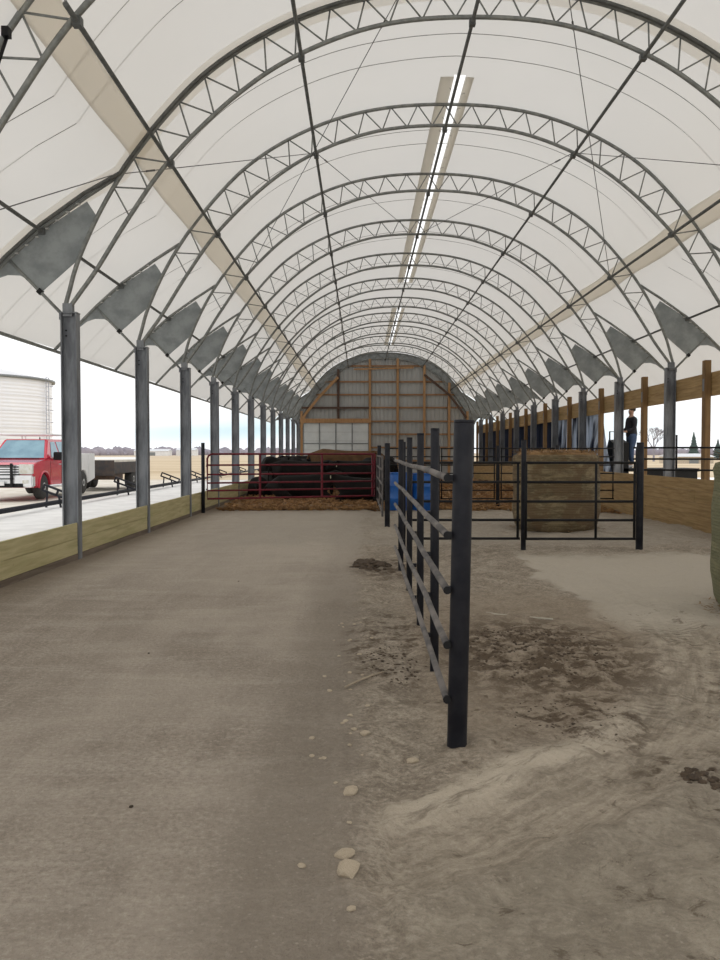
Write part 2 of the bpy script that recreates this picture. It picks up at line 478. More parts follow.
for i, z in enumerate((6.64,5.69,4.91,4.13,3.3,2.52,1.72,.92)):
    # extent of the arch at this height
    xr = max((x for x, zz in P if zz-.3 >= z), default=5.2)
    xr = min(xr, 5.2)
    x0 = XC-xr+.02 if z > 3.4 else .56
    g = MB().box(x0, XC+xr, YW-.05, YW-.0, z-.05, z+.05).obj('girt', M_girt, wall_back)
MB().box(-3.6, .46, YW-.20, YW-.171, 4.05, 4.17).obj('dark_girt', M_dwood, wall_back)
MB().box(-3.7, .58, YW-.24, YW-.175, 3.20, 3.46).obj('door_header', M_stud, wall_back)
# chords of lumber following the arch
ring = [(-5.1,2.9),(-4.85,3.7),(-4.0,4.75),(-2.85,5.95)]
for a, b in zip(ring, ring[1:]):
    MB().bar((XC+a[0],YW-.22,a[1]),(XC+b[0],YW-.22,b[1]), .05, .16, (0,0,1)).obj('arch_brace', M_stud, wall_back)
for a, b in (((2.35,6.1),(3.9,4.85)),((3.9,4.85),(4.9,3.5))):
    MB().bar((XC+a[0],YW-.22,a[1]),(XC+b[0],YW-.22,b[1]), .05, .14, (0,0,1)).obj('arch_brace', M_dwood, wall_back)
MB().bar((XC-1.9,YW-.22,6.42),(XC+1.7,YW-.22,6.52), .05, .10).obj('arch_brace', M_stud, wall_back)
# grey fabric collar around the arch
mb = MB(); C1 = full(OUT, 6); C2 = full([(x*.955, z-.33) for x, z in OUT[:8]] + [(5.02,3.6),(5.05,3.2)], 6)
n = min(len(C1), len(C2)); C2 = C2[:n] if len(C2) != len(C1) else C2
La, Lb = arclen(C1), arclen(C2)
for i in range(61):
    a = at_len(C1, La, La[-1]*i/60); b = at_len(C2, Lb, Lb[-1]*i/60)
    mb.v += [(XC+a.x, YEND+.04, a.z), (XC+b.x, YEND+.06, b.z)]
for i in range(60): mb.f.append((2*i,2*i+2,2*i+3,2*i+1))
c = mb.obj('arch_collar', M_gusset, wall_back); sm = c.modifiers.new('t','SOLIDIFY'); sm.thickness = .01
for sg in (-1, 1):
    q = MB().add([(XC+sg*x, YEND+.05, z) for x, z in ((4.9,3.0),(5.35,3.0),(5.6,3.5),(6.6,3.35),(6.75,3.2),(6.3,3.72),(5.61,4.36),(5.04,4.76),(4.6,5.0),(4.7,4.2))], [tuple(range(10))])
    o = q.obj('end_gusset', M_gusset, wall_back); sm = o.modifiers.new('t','SOLIDIFY'); sm.thickness = .01
# sectional door
M_door = mat('pale_door_panel', (.62,.66,.67), .5, .1, (.56,.60,.61), 2)
M_dfr = mat('door_rib', (.24,.26,.27), .5, .2)
d = bpy.data.objects.new('door_1', None); COL.objects.link(d); d.location = (-1.55, YW-.06, 0); tag(d, 'pale sectional door in the end wall left of centre', None, None, 'structure')
for i in range(6):
    z0 = -.05 + i*.54; mb = MB(); mb.box(-1.98,1.98,-.05,-.02,z0+.008,z0+.532); mb.box(-1.98,1.98,-.06,-.05,z0+.24,z0+.255)
    mb.obj('door_panel', M_door, d)
for i in range(5):
    x = -1.98+i*.99; MB().box(x-.035,x+.035,-.085,-.06,-.05,3.2).obj('door_rib', M_dfr, d)
MB().box(-1.98,1.98,-.09,-.06,1.92,1.99).obj('door_bar', M_dfr, d)

# ------------------------------------------------------------------ floor
def relief(X, Y):
    h = .018*mn.noise(Vector((X*.5, Y*.35, 0)))
    rough = 1/(1+math.exp(-(X+.15)*7))
    h += rough*(.040*mn.noise(Vector((X*1.3,Y*1.1,3))) + .026*mn.noise(Vector((X*4.5,Y*3.8,5))) + .015*mn.noise(Vector((X*11,Y*10,7))) + .008*mn.noise(Vector((X*24,Y*22,7))))
    h += (1-rough)*.004*mn.noise(Vector((X*5,Y*3,9)))
    h += .012*math.exp(-((X-.02)/.14)**2)*(1+mn.noise(Vector((X*6,Y*4,1))))
    if X > 4.9: h -= .09*min(1,(X-4.9)/1.5)
    if X < -3.2: h += .02*(min(1,(-3.2-X)/.5)) - .01
    r = math.hypot(X+2.4, Y-7.2)          # wheel track swinging round the fence end
    if X > .1 and Y < 7.2:
        h += -.020*math.exp(-((r-4.95)/.22)**2) + .022*math.exp(-((r-5.25)/.09)**2) + .020*math.exp(-((r-4.66)/.10)**2)
        h += (.004 if Y > 4.4 else .0015)*math.sin(math.atan2(Y-7.2,X+2.4)*215 + r*13 + 3*mn.noise(Vector((X*3,Y*3,0))))*math.exp(-((r-4.92)/.26)**2)
    d2 = (X-1.35)**2/.6 + (Y-5.7)**2/1.2
    h += .03*math.exp(-d2)*(.6+abs(mn.noise(Vector((X*7,Y*7,2))))*1.8)
    return h
xsF = []; x = -3.9
while x < 7.0: xsF.append(x); x += .024 if -.5 < x < 2.9 else .07
ysF = []; y = -3.0
while y < YEND+.3:
    ysF.append(y); y += .25 if y < 1.8 else (.022 if y < 6.6 else .0115*y*.5)
mb = MB(); nx = len(xsF)
for Y in ysF:
    for X in xsF: mb.v.append((X, Y, relief(X, Y)))
for j in range(len(ysF)-1):
    for i in range(nx-1): a = j*nx+i; mb.f.append((a,a+1,a+nx+1,a+nx))
M_floor = bpy.data.materials.new('packed_dirt'); n = N(M_floor)
X, Y, Z = n.xyz()
big = n.noise(.55, 5, .6); mid = n.noise(2.2, 6, .65); fine = n.noise(16, 6, .7); grit = n.noise(70, 4, .7)
streak = n.noise(1.3, 6, .65, stretch=(2.2,.35,1), dist=.4)
A1 = (.28,.236,.19); A2 = (.41,.352,.288)
aisle = n.mix(n.m('MULTIPLY', n.ss(streak, .34, .64), .62), A1, A2)
hz = n.noise(1.1, 6, .7, stretch=(.9,3.2,1), dist=.6)
aisle = n.mix(n.m('MULTIPLY', n.ss(hz, .46, .66), .4), aisle, (.50,.44,.37))
aisle = n.mix(n.m('MULTIPLY', n.ss(hz, .44, .30), .35), aisle, (.22,.185,.15))
gr2 = n.noise(38, 5, .75)
aisle = n.mix(n.m('MULTIPLY', n.ss(gr2, .50, .60), .42), aisle, (.18,.15,.12)); aisle = n.mix(n.m('MULTIPLY', n.ss(gr2, .46, .38), .40), aisle, (.55,.49,.41))
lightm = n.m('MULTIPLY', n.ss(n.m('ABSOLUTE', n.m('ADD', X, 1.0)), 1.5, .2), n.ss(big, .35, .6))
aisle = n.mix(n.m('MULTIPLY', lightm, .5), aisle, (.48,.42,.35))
wob = n.m('ADD', X, n.m('MULTIPLY', n.m('SUBTRACT', mid, .5), .5))
edge = n.m('MULTIPLY', n.ss(wob, -.62, -.30), n.ss(wob, .12, -.05))
aisle = n.mix(n.m('MULTIPLY', edge, .55), aisle, (.225,.19,.15))
dm = n.noise(2.6, 7, .72, dist=1.2)
rgt = n.mix(n.ss(dm, .38, .62), (.275,.232,.18), (.425,.365,.29))
f9 = n.noise(9, 6, .75, dist=.8); rgt = n.mix(n.m('MULTIPLY', n.ss(f9, .48, .62), .35), rgt, (.21,.175,.135)); rgt = n.mix(n.m('MULTIPLY', n.ss(f9, .44, .34), .35), rgt, (.52,.455,.37))
rgt = n.mix(n.m('MULTIPLY', n.ss(gr2, .50, .60), .50), rgt, (.15,.122,.095)); rgt = n.mix(n.m('MULTIPLY', n.ss(gr2, .46, .38), .45), rgt, (.58,.51,.42))
rgt = n.mix(n.m('MULTIPLY', n.ss(n.noise(5.5,5,.7,dist=1.0), .52, .64), .35), rgt, (.19,.155,.115))
aisle = n.mix(n.m('MULTIPLY', n.ss(Y, 6.5, 12), .45), aisle, n.mix(fine, (.56,.50,.42), (.46,.40,.335)))  # aisle paler farther in: brighter light there is put into the dirt colour
col = n.mix(n.ss(wob, -.12, .08), aisle, rgt)
# pale smooth patch in the pen
pb = n.m('ADD', X, n.m('MULTIPLY', n.m('SUBTRACT', n.noise(.9,4,.6), .5), 1.1))
py = n.m('ADD', Y, n.m('MULTIPLY', n.m('SUBTRACT', n.noise(1.3,4,.6), .5), 1.2))
pm = n.m('MULTIPLY', n.ss(pb, 1.98, 2.14), n.m('MULTIPLY', n.ss(py, 6.3, 7.0), n.ss(py, 12.2, 11.4)))
pm2 = n.m('MULTIPLY', n.ss(pb, -3, -2.0), n.m('MULTIPLY', n.ss(py, 12.6, 13.4), n.ss(mid, .3, .5)))
col = n.mix(n.m('MULTIPLY', pm2, .55), col, (.37,.33,.275))
col = n.mix(pm, col, n.mix(n.m('MULTIPLY', fine, .8), (.53,.475,.395), (.44,.39,.32)))
# wheel track
dx = n.m('ADD', X, 2.4); dy = n.m('SUBTRACT', Y, 7.2)
r = n.m('SQRT', n.m('ADD', n.m('MULTIPLY', dx, dx), n.m('MULTIPLY', dy, dy)))
rw = n.m('ADD', r, n.m('MULTIPLY', n.m('SUBTRACT', n.noise(1.5,4,.6), .5), .35))
ang = n.m('ARCTAN2', dy, dx)
lug = n.m('SINE', n.m('ADD', n.m('MULTIPLY', ang, 430), n.m('ADD', n.m('MULTIPLY', n.m('ABSOLUTE', n.m('SUBTRACT', rw, 4.9)), 26), n.m('MULTIPLY', mid, 9))))
inY = n.m('MULTIPLY', n.ss(Y, 7.3, 6.6), n.ss(X, .0, .3))
lug = n.m('MULTIPLY', lug, n.m('MULTIPLY', n.ss(n.noise(3.2,4,.6), .42, .6), n.ss(Y, 3.3, 5.0)))
arcv = n.t.nodes.new('ShaderNodeCombineXYZ'); n.val(arcv.inputs[0], n.m('MULTIPLY', r, 9)); n.val(arcv.inputs[1], n.m('MULTIPLY', ang, 7))
smear = n.noise(1.6, 6, .7, vec=arcv.outputs[0], dist=.4)
brown = n.m('MULTIPLY', n.m('MULTIPLY', n.ss(rw, 4.75, 4.4), n.ss(Y, 9.5, 7.5)), n.m('MULTIPLY', n.ss(Y, 3.4, 4.6), n.ss(X, .2, .6)))
col = n.mix(n.m('MULTIPLY', brown, .55), col, n.mix(n.ss(f9, .4, .6), (.27,.21,.15), (.36,.295,.22)))
outm = n.m('MULTIPLY', n.ss(rw, 5.1, 5.35), n.m('MULTIPLY', n.ss(Y, 7.3, 6.0), n.ss(X, -.05, .3)))
col = n.mix(n.m('MULTIPLY', outm, .6), col, n.mix(n.ss(f9, .42, .6), (.34,.30,.235), (.27,.235,.185)))
band = n.m('MULTIPLY', n.ss(n.m('ABSOLUTE', n.m('SUBTRACT', rw, 4.92)), .36, .2), inY)
col = n.mix(n.m('MULTIPLY', band, .50), col, n.mix(n.m('ADD', n.m('MULTIPLY', lug, .28), n.ss(smear, .36, .64)), (.27,.23,.175), (.56,.485,.385)))
lite = n.m('MULTIPLY', n.ss(n.m('ABSOLUTE', n.m('SUBTRACT', rw, 4.66)), .15, .03), n.m('MULTIPLY', n.ss(Y, 4.9, 3.9), n.ss(X, .0, .2)))
col = n.mix(n.m('MULTIPLY', n.m('MULTIPLY', lite, n.ss(smear, .35, .5)), .7), col, (.60,.525,.42))
# dark manure staining
def ell(cx, cy, rx, ry, f0=.43, f1=.62):
    a = n.m('DIVIDE', n.m('SUBTRACT', X, cx), rx); b = n.m('DIVIDE', n.m('SUBTRACT', Y, cy), ry)
    q = n.m('ADD', n.m('MULTIPLY', a, a), n.m('MULTIPLY', b, b))
    return n.m('MULTIPLY', n.ss(q, 1.5, .2), n.ss(n.noise(7,6,.7), f0, f1))
st = n.m('MULTIPLY', n.m('MULTIPLY', n.ss(X, -.1, .3), n.ss(Y, 9, 7)), n.m('MULTIPLY', n.ss(n.noise(5.5,6,.75,dist=.6), .58, .66), .7))
st = n.m('MAXIMUM', st, n.m('MAXIMUM', ell(1.25,5.95,.8,1.3,.40,.56), ell(1.15,4.6,.45,.7,.46,.6)))
st = n.m('MAXIMUM', st, ell(.35,10.4,.5,1.1,.35,.6)); st = n.m('MAXIMUM', st, ell(.2,6.2,.35,1.4,.45,.65)); st = n.m('MAXIMUM', st, ell(1.5,3.6,.35,.5,.5,.65))
col = n.mix(n.m('MULTIPLY', st, .85), col, (.085,.058,.036))
col = n.mix(n.m('MULTIPLY', n.ss(Y, 19.5, 22.0), .75), col, (.19,.125,.065))
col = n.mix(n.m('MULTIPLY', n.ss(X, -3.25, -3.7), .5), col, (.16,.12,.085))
col = n.mix(n.m('MULTIPLY', n.ss(grit, .60, .72), .35), col, (.16,.14,.115))
col = n.mix(n.m('MULTIPLY', n.ss(n.vor(26), .16, .08), .5), col, (.45,.40,.33))
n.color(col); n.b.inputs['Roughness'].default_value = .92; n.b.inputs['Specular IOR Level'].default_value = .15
hh = n.m('ADD', n.m('MULTIPLY', fine, .6), n.m('MULTIPLY', grit, .3))
hh = n.m('ADD', hh, n.m('MULTIPLY', mid, 1.2)); hh = n.m('ADD', hh, n.m('MULTIPLY', n.m('MULTIPLY', lug, band), .45))
n.bump(hh, .9, .045)
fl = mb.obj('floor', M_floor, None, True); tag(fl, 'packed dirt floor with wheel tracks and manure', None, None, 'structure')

# ------------------------------------------------------------------ outside ground
M_field = bpy.data.materials.new('field_and_gravel'); n = N(M_field); X, Y, Z = n.xyz()
f1 = n.noise(.05, 5, .6, stretch=(.4,2.5,1)); f2 = n.noise(1.5, 5, .6)
fld = n.mix(n.ss(f1, .38, .62), (.52,.41,.27), (.66,.55,.40)); fld = n.mix(n.m('MULTIPLY', n.ss(Y, 120, 380), .5), fld, (.55,.47,.38))  # far field greyed: distance haze is put into the colour
grv = n.mix(n.ss(f2, .35, .65), (.80,.79,.77), (.70,.69,.67))
dirt = n.mix(n.ss(f2, .4, .6), (.62,.57,.49), (.72,.68,.61))
wb = n.m('ADD', Y, n.m('MULTIPLY', n.m('SUBTRACT', n.noise(.2,4,.6), .5), 8)); wx = n.m('ADD', X, n.m('MULTIPLY', n.m('SUBTRACT', n.noise(.5,4,.6), .5), 1.2))
fld = n.mix(n.m('MULTIPLY', n.m('MULTIPLY', n.ss(Y, 170, 185), n.ss(Y, 300, 270)), n.ss(n.m('DIVIDE', X, Y), -.245, -.262)), fld, (.78,.78,.76))
side = n.mix(n.ss(wx, -9.6, -8.7), dirt, grv)
col = n.mix(n.m('MULTIPLY', n.ss(wb, 50, 47), n.m('MULTIPLY', n.ss(wx, -40, -38), n.ss(wx, 2.0, 1.0))), fld, side)
n.color(col); n.b.inputs['Roughness'].default_value = .95; n.bump(f2, .3, .03); n.b.inputs['Specular IOR Level'].default_value = .1
mb = MB(); gx = [-900,-200,-60,-30,-12,-3.95]; 
mb.add([(-900,-60,-.14),(-3.85,-60,-.14),(-3.85,YEND+1,-.14),(-900,YEND+1,-.14)], [(0,1,2,3)])
mb.add([(6.6,-60,-.26),(900,-60,-.26),(900,YEND+1,-.26),(6.6,YEND+1,-.26)], [(0,1,2,3)])
mb.add([(-900,YEND+1,-.14),(900,YEND+1,-.14),(900,1500,-.14),(-900,1500,-.14)], [(0,1,2,3)])
tag(mb.obj('ground', M_field), 'pale gravel yard and stubble fields around the barn', None, None, 'structure')

# ------------------------------------------------------------------ straw bedding (stuff)
mb = MB()
sx = [-3.66 + i*.168 for i in range(61)]; sy = []; y = 21.3
while y < YEND: sy.append(y); y += .15 + (y-21)*.012
for Yv in sy:
    for Xv in sx:
        e = min(1, (Yv-21.3 + .9*mn.noise(Vector((Xv*.9, 0, 4))))/1.6)
        mb.v.append((Xv, Yv, relief(Xv,Yv) - .03 + max(0,e)*(.05 + .06*mn.noise(Vector((Xv*1.2,Yv*1.2,1))) + .07*mn.noise(Vector((Xv*4,Yv*4,3))))))
nx = len(sx)
for j in range(len(sy)-1):
    for i in range(nx-1): a = j*nx+i; mb.f.append((a,a+1,a+nx+1,a+nx))
for i in range(9000):
    Xv = R.uniform(-3.5,6.3); u = R.random()**2; Yv = 20.7 + u*22
    z = relief(Xv,Yv) + (.05 if Yv > 22 else .01) + R.uniform(0,.06)
    a = R.uniform(0,PI); L = R.uniform(.05,.16); t = R.uniform(-.5,.5); w = .006+.0004*Yv
    d = Vector((math.cos(a)*L, math.sin(a)*L, t*L*.7)); p = Vector((Xv,Yv,z)); q = Vector((-math.sin(a)*w, math.cos(a)*w, 0))
    k = Vector((0,0,w)); mb.add([p-q,p+q,p+d+q,p+d-q,p-k,p+k,p+d+k,p+d-k], [(0,1,2,3),(4,5,6,7)])
M_bed = mat('straw_bedding', (.40,.235,.10), .9, 0, (.20,.11,.05), 4.5, .9)
tag(mb.obj('straw_bedding', M_bed), 'loose orange straw bedding behind the red gate and pen fence', 'straw', None, 'stuff')

# ------------------------------------------------------------------ fences
def wavy(a, b, amp, seed, n=14):
    a = Vector(a); b = Vector(b); out = []
    for i in range(n+1):
        t = i/n; p = a.lerp(b, t); e = math.sin(PI*t)
        p.z += amp*e*mn.noise(Vector((t*3.5, seed, 0)))*1.6; p.x += amp*.6*e*mn.noise(Vector((t*3, seed, 5))); out.append(p)
    return out
def round_post(x, y, top, r, label, grp='dark pipe fence posts', m=None, caprings=()):
    t = thing('fence_post', label, 'post', (x, y, 0), 0, grp)
    MB().lathe([(r,-.3),(r,top-.01),(r*.96,top)], 24).obj('pipe', m or M_dark, t, True)
    MB().lathe([(r*1.008,top-.012),(r*1.008,top+.001),(r*.95,top+.004)], 24).obj('cap', m or M_dark, t, True)
    return t
near = [(.457,4.03,.0475),(.468,5.42,.028),(.475,6.84,.028),(.495,8.75,.030),(.472,10.15,.032)]
nl = ['thick dark pipe post in front, nearest post of the pen fence','second dark pipe post of the pen fence, just behind the thick front one',
      'middle dark pipe post of the near pen fence run','fourth dark pipe post of the near pen fence run','last dark pipe post of the near pen fence run, beside the rail ends']
for (x, y, r), l in zip(near, nl):
    o = round_post(x, y, 1.57, r, l)
    if y < 5: o.rotation_euler = (0, .018, 0)
RZ = (1.30,1.03,.77,.51,.25); rn = ['top','second','middle','fourth','bottom']
for z, w in zip(RZ, rn):
    o = tag(MB().tube(wavy((.405,4.00,z),(.41,10.35,z+.02),.022,z*9), .018, 10).obj('fence_rail', M_rail, None, True), '%s weathered pipe rail of the near pen fence' % w, 'rail', 'weathered rails of the near pen fence')
    c = MB()
    c.tube([(.405,3.985,z),(.405,4.001,z)], .0195, 10); c.obj('rail_end', M_black, o)
    c = MB()
    for x, y, r in near: c.box(.41, .475-.03, y-.012, y+.012, z-.014, z+.014)
    c.obj('weld_tab', M_dark, o)
for (x, y), l in zip(((.49,16.1),(.45,21.5)), ('dark pipe post where the far aisle fence begins, left of the blue barrels','dark pipe post the red gate latches to')):
    round_post(x, y, 1.59, .05, l)
t = thing('livestock_fence', 'dark pipe fence panel along the aisle between the red gate and the blue barrels', 'fence', (.40,16.1,0))
for z in (1.33,1.08,.80,.53,.26): MB().tube([(0,0,z),(0,5.5,z)], .02, 8).obj('rail', M_rail, t, True)
for y in (.04,2.7,5.4): MB().tube([(0,y,.2),(0,y,1.36)], .02, 8).obj('upright', M_rail, t, True)

def panel(x0, x1, y, zs, label, ups, m=M_black, r=.019, grp=None, y1=None):
    y1 = y if y1 is None else y1
    t = thing('livestock_fence', label, 'fence', (x0, y, 0), 0, grp)
    L = x1-x0; D = y1-y
    for z in zs: MB().tube([(0,0,z),(L,D,z)], r, 8).obj('rail', m, t, True)
    for u in ups: MB().tube([(u*L,u*D-.0,zs[-1]),(u*L,u*D,zs[0])], r, 8).obj('upright', m, t, True)
    return t
PZ = (1.27,.99,.71,.44,.17)
round_post(2.36, 12.36, 1.60, .037, 'slim dark post left of centre in the cross fence, before the big bale')
round_post(4.03, 12.3, 1.56, .052, 'dark post at the right end of the cross fence before the big bale')
round_post(.60, 12.36, 1.57, .045, 'dark post at the left end of the cross fence')
panel(.66, 2.30, 12.31, PZ, 'black five rail panel left of the big bale in the cross fence', (.02,.98))
panel(2.37, 3.96, 12.27, PZ, 'black five rail panel in front of the big round bale', (.005,.64,.99))
BZ = (1.52,1.31,1.10,.89,.67,.46,.25)
bx = [.52, 1.94, 3.45, 4.95, 6.45]
for i, x in enumerate(bx[1:-1]):
    round_post(x, 21.5, 1.59, .045, ['dark post of the far cross fence nearest the blue barrels','dark post of the far cross fence seen beside the big bale, left side','dark post of the far cross fence right of the big bale'][i])
for i in range(4):
    panel(bx[i]+.06, bx[i+1]-.06, 21.5, BZ, ['black panel of the far cross fence behind the blue barrels','black panel of the far cross fence left of the big bale, second from the aisle','black panel of the far cross fence directly behind the big bale','black panel of the far cross fence reaching the honey board wall'][i], (.02,.5,.98), grp='far cross fence panels', r=.016)
# panel along the right wall towards the near bale
t = panel(4.12, 6.40, 12.9, (1.49,1.32,1.155), 'three black rails running right from the cross fence towards the near bale', (.02,), r=.014, y1=12.2)

# red gate
gy0, gy1 = 19.95, 21.35
t = thing('red_gate', 'long red tubular livestock gate closing off the cattle area', 'gate', (-3.62, gy0, 0), math.atan2(gy1-gy0, .33+3.62))
L = math.hypot(.33+3.62, gy1-gy0)
fr = [(.12,0,1.38),(L-.0,0,1.38),(L,0,.32),(.0,0,.32),(.0,0,1.26)]
cor = [(L,0,1.38),(L,0,.33),(0,0,.33),(0,0,1.27),(.035,0,1.345),(.11,0,1.38),(L,0,1.38)]
MB().tube(cor, .024, 10).obj('outer_frame', M_red, t, True)
for z in (1.12,.90,.70,.52): MB().tube([(0,0,z),(L,0,z)], .021, 8).obj('rail', M_red, t, True)
for x in (L*.30, L*.67, L*.985): MB().box(x-.022,x+.022,-.03,.012,.33,1.38).obj('brace', M_red, t)
for z in (.55,1.1): MB().tube([(-.03,0,z),(0,0,z)], .018, 8).obj('hinge', M_black, t, True)
round_post(-3.69, gy0-.16, 1.64, .042, 'dark pipe post on the left wall carrying the red gate')

# ------------------------------------------------------------------ bales
def hay_mat(name, c1, c2, c3):
    m = bpy.data.materials.new(name); n = N(m); x, y, z = n.xyz()
    g = n.noise(2.2, 7, .78, stretch=(1.3,1.3,6), dist=.5); b = n.noise(1.9, 6, .7, dist=.8)
    col = n.mix(n.ss(g,.42,.58), c1, c2); col = n.mix(n.m('MULTIPLY', n.ss(b,.42,.56), .85), col, c3)
    net = n.m('SINE', n.m('MULTIPLY', z, 210)); 
    col = n.mix(n.m('MULTIPLY', n.ss(net,.55,.95), .12), col, (.40,.40,.30))
    n.color(col); n.b.inputs['Roughness'].default_value = .9
    n.bump(n.m('ADD', n.noise(30,5,.7,stretch=(1,1,3)), n.m('MULTIPLY', net, .12)), .9, .03); return m
M_hay = hay_mat('net_wrapped_hay', (.27,.21,.115), (.12,.09,.045), (.14,.088,.042))
M_hay2 = hay_mat('green_grey_hay', (.25,.24,.13), (.15,.15,.075), (.20,.20,.11))
M_loose = mat('loose_hay', (.34,.20,.085), .9, 0, (.15,.085,.032), 6, .8)
def bale(x, y, r, h, m, label, seed):
    t = thing('round_bale', label, 'hay bale', (x, y, 0), 0, 'round hay bales standing on end')
    mb = MB(); prof = [(r*.80,-.02),(r*.90,.03),(r*.965,.12),(r*.99,.25)] + [(r*(1+.012*math.sin(i)), .25+(h-.32)*i/12) for i in range(1,12)] + [(r*1.0,h-.07),(r*.97,h-.015),(r*.90,h+.0)]
    mb.lathe(prof, 72)
    mb.v = [(vx*(1+.028*mn.noise(Vector((vx*1.8,vy*1.8,vz*2.2+seed)))), vy*(1+.028*mn.noise(Vector((vx*1.8,vy*1.8,vz*2.2+seed)))), vz) for vx,vy,vz in mb.v]
    mb.obj('net_wrapped_body', m, t, True)
    lm = MB(); rr = random.Random(seed)
    # mound of loose hay on the open face
    lm.lathe([(r*.95,h-.04),(r*.88,h+.03),(r*.6,h+.06),(r*.25,h+.07),(.02,h+.07)], 40, closed=False)
    lm.v = [(a,b,c+.05*mn.noise(Vector((a*4,b*4,seed)))) for a,b,c in lm.v]
    for i in range(900):
        a = rr.uniform(0,2*PI); q = r*.95*math.sqrt(rr.random()); L = rr.uniform(.05,.16); b = rr.uniform(0,2*PI)
        p = Vector((q*math.cos(a), q*math.sin(a), h+.02+rr.uniform(0,.03))); d = Vector((math.cos(b)*L, math.sin(b)*L, rr.uniform(-.02,.07))); w = Vector((-math.sin(b),math.cos(b),.3))*.005
        lm.add([p-w,p+w,p+d+w,p+d-w],[(0,1,2,3)])
    lo = lm.obj('loose_hay', M_loose, t); lo['kind'] = 'stuff'
    fr = MB()
    for i in range(260):
        a = rr.uniform(0,2*PI); q = r*rr.uniform(.86,1.12); L = rr.uniform(.04,.14); b = rr.uniform(0,2*PI)
        p = Vector((q*math.cos(a), q*math.sin(a), .02)); d = Vector((math.cos(b)*L, math.sin(b)*L, rr.uniform(0,.02))); w = Vector((-math.sin(b),math.cos(b),0))*.005
        fr.add([p-w,p+w,p+d+w,p+d-w],[(0,1,2,3)])
    f = fr.obj('fallen_hay', M_loose, t); f['kind'] = 'stuff'
    return t
bale(3.60, 15.75, .79, 1.38, M_hay, 'big brown round hay bale standing on end behind the black cross fence', 3)
bale(3.93, 7.45, .79, 1.34, M_hay2, 'greenish round hay bale cut off by the right edge of the photo', 11)

# ------------------------------------------------------------------ barrels
M_blue = mat('blue_plastic', (.01,.11,.40), .4, 0, (.008,.08,.32), 3)
def barrel(x, y, label):
    t = thing('plastic_barrel', label, 'barrel', (x, y, relief(x,y)), 0, 'blue plastic barrels')
    MB().lathe([(.26,0),(.28,.02),(.285,.28),(.295,.30),(.285,.32),(.285,.58),(.295,.60),(.285,.62),(.28,.86),(.26,.89)], 32).obj('drum', M_blue, t, True)
    MB().lathe([(.27,.885),(.285,.89),(.285,.915),(.24,.915),(.24,.90)], 32).obj('rim', M_blue, t, True)
    MB().lathe([(.03,.89),(.03,.925)], 12, c=(.12,0,0)).obj('bung', M_black, t, True)
barrel(.93, 20.7, 'blue plastic barrel behind the pen fence, nearer the aisle')
barrel(1.52, 20.75, 'blue plastic barrel behind the pen fence, right-hand one of the two')

# ------------------------------------------------------------------ skinned figures
def skinned(name, V, E, root=0, sub=2):
    me = bpy.data.meshes.new(name); me.from_pydata([v[:3] for v in V], E, []); me.update()
    ob = bpy.data.objects.new(name, me); COL.objects.link(ob)
    sk = ob.modifiers.new('s','SKIN'); sk.use_smooth_shade = True
    lay = me.skin_vertices[0].data if me.skin_vertices else None
    if lay is None:
        bm = bmesh.new(); bm.from_mesh(me); bm.verts.layers.skin.verify(); bm.to_mesh(me); bm.free(); lay = me.skin_vertices[0].data
    for i, v in enumerate(V):
        r = v[3]; lay[i].radius = (r, r*(v[4] if len(v) > 4 else 1)); lay[i].use_root = (i == root)
    ss = ob.modifiers.new('u','SUBSURF'); ss.levels = sub; ss.render_levels = sub
    dg = bpy.context.evaluated_depsgraph_get(); dg.update()
    m2 = bpy.data.meshes.new_from_object(ob.evaluated_get(dg)); m2.name = name
    bpy.data.objects.remove(ob)
    for p in m2.polygons: p.use_smooth = True
    return m2
def cow_mesh(head=1.12, hz=.02):
    V = [(-.75,0,1.05,.27),(-.3,0,.97,.34),(.25,0,.96,.34),(.58,0,1.02,.27),(.86,0,1.10,.18),(1.10,0,head,.14),(1.27,0,head-.12,.105),(1.42,0,head-.24,.085)]
    E = [(i,i+1) for i in range(7)]
    def chain(st, pts):
        prev = st
        for p in pts: V.append(p); E.append((prev, len(V)-1)); prev = len(V)-1
    for s in (-1,1):
        chain(3, [(.55,s*.17,.74,.13),(.56,s*.18,.42,.07),(.54,s*.18,.22,.05),(.56,s*.18,.04,.06)])
        chain(0, [(-.70,s*.19,.78,.17),(-.60,s*.20,.60,.11),(-.84,s*.20,.42,.06),(-.80,s*.20,.20,.05),(-.76,s*.20,.04,.06)])
        chain(5, [(1.03,s*.16,head+.04,.035),(1.01,s*.27,head+.02,.045)])
    chain(0, [(-1.0,0,1.16,.05),(-1.09,0,.95,.025),(-1.10,0,.55,.022),(-1.10,0,.42,.04)])
    return skinned('cow_body', V, E, 1)
M_cowb = mat('black_hide', (.006,.0055,.0055), .8, 0, (.011,.009,.008), 4, spec=.15)
M_cowr = mat('brown_hide', (.135,.078,.038), .8, 0, (.09,.05,.026), 4, spec=.15)
M_hoof = mat('hoof', (.03,.025,.02), .6)
M_tagw = mat('ear_tag_plastic', (.7,.68,.5), .5)
cm = [cow_mesh(1.18), cow_mesh(.85)]
LV = [(-.72,0,.38,.28),(-.3,0,.38,.36),(.2,0,.40,.36),(.55,0,.46,.28),(.85,0,.66,.17),(1.08,0,.80,.13),(1.25,0,.70,.10),(1.38,0,.60,.08)]
LE = [(i,i+1) for i in range(7)]
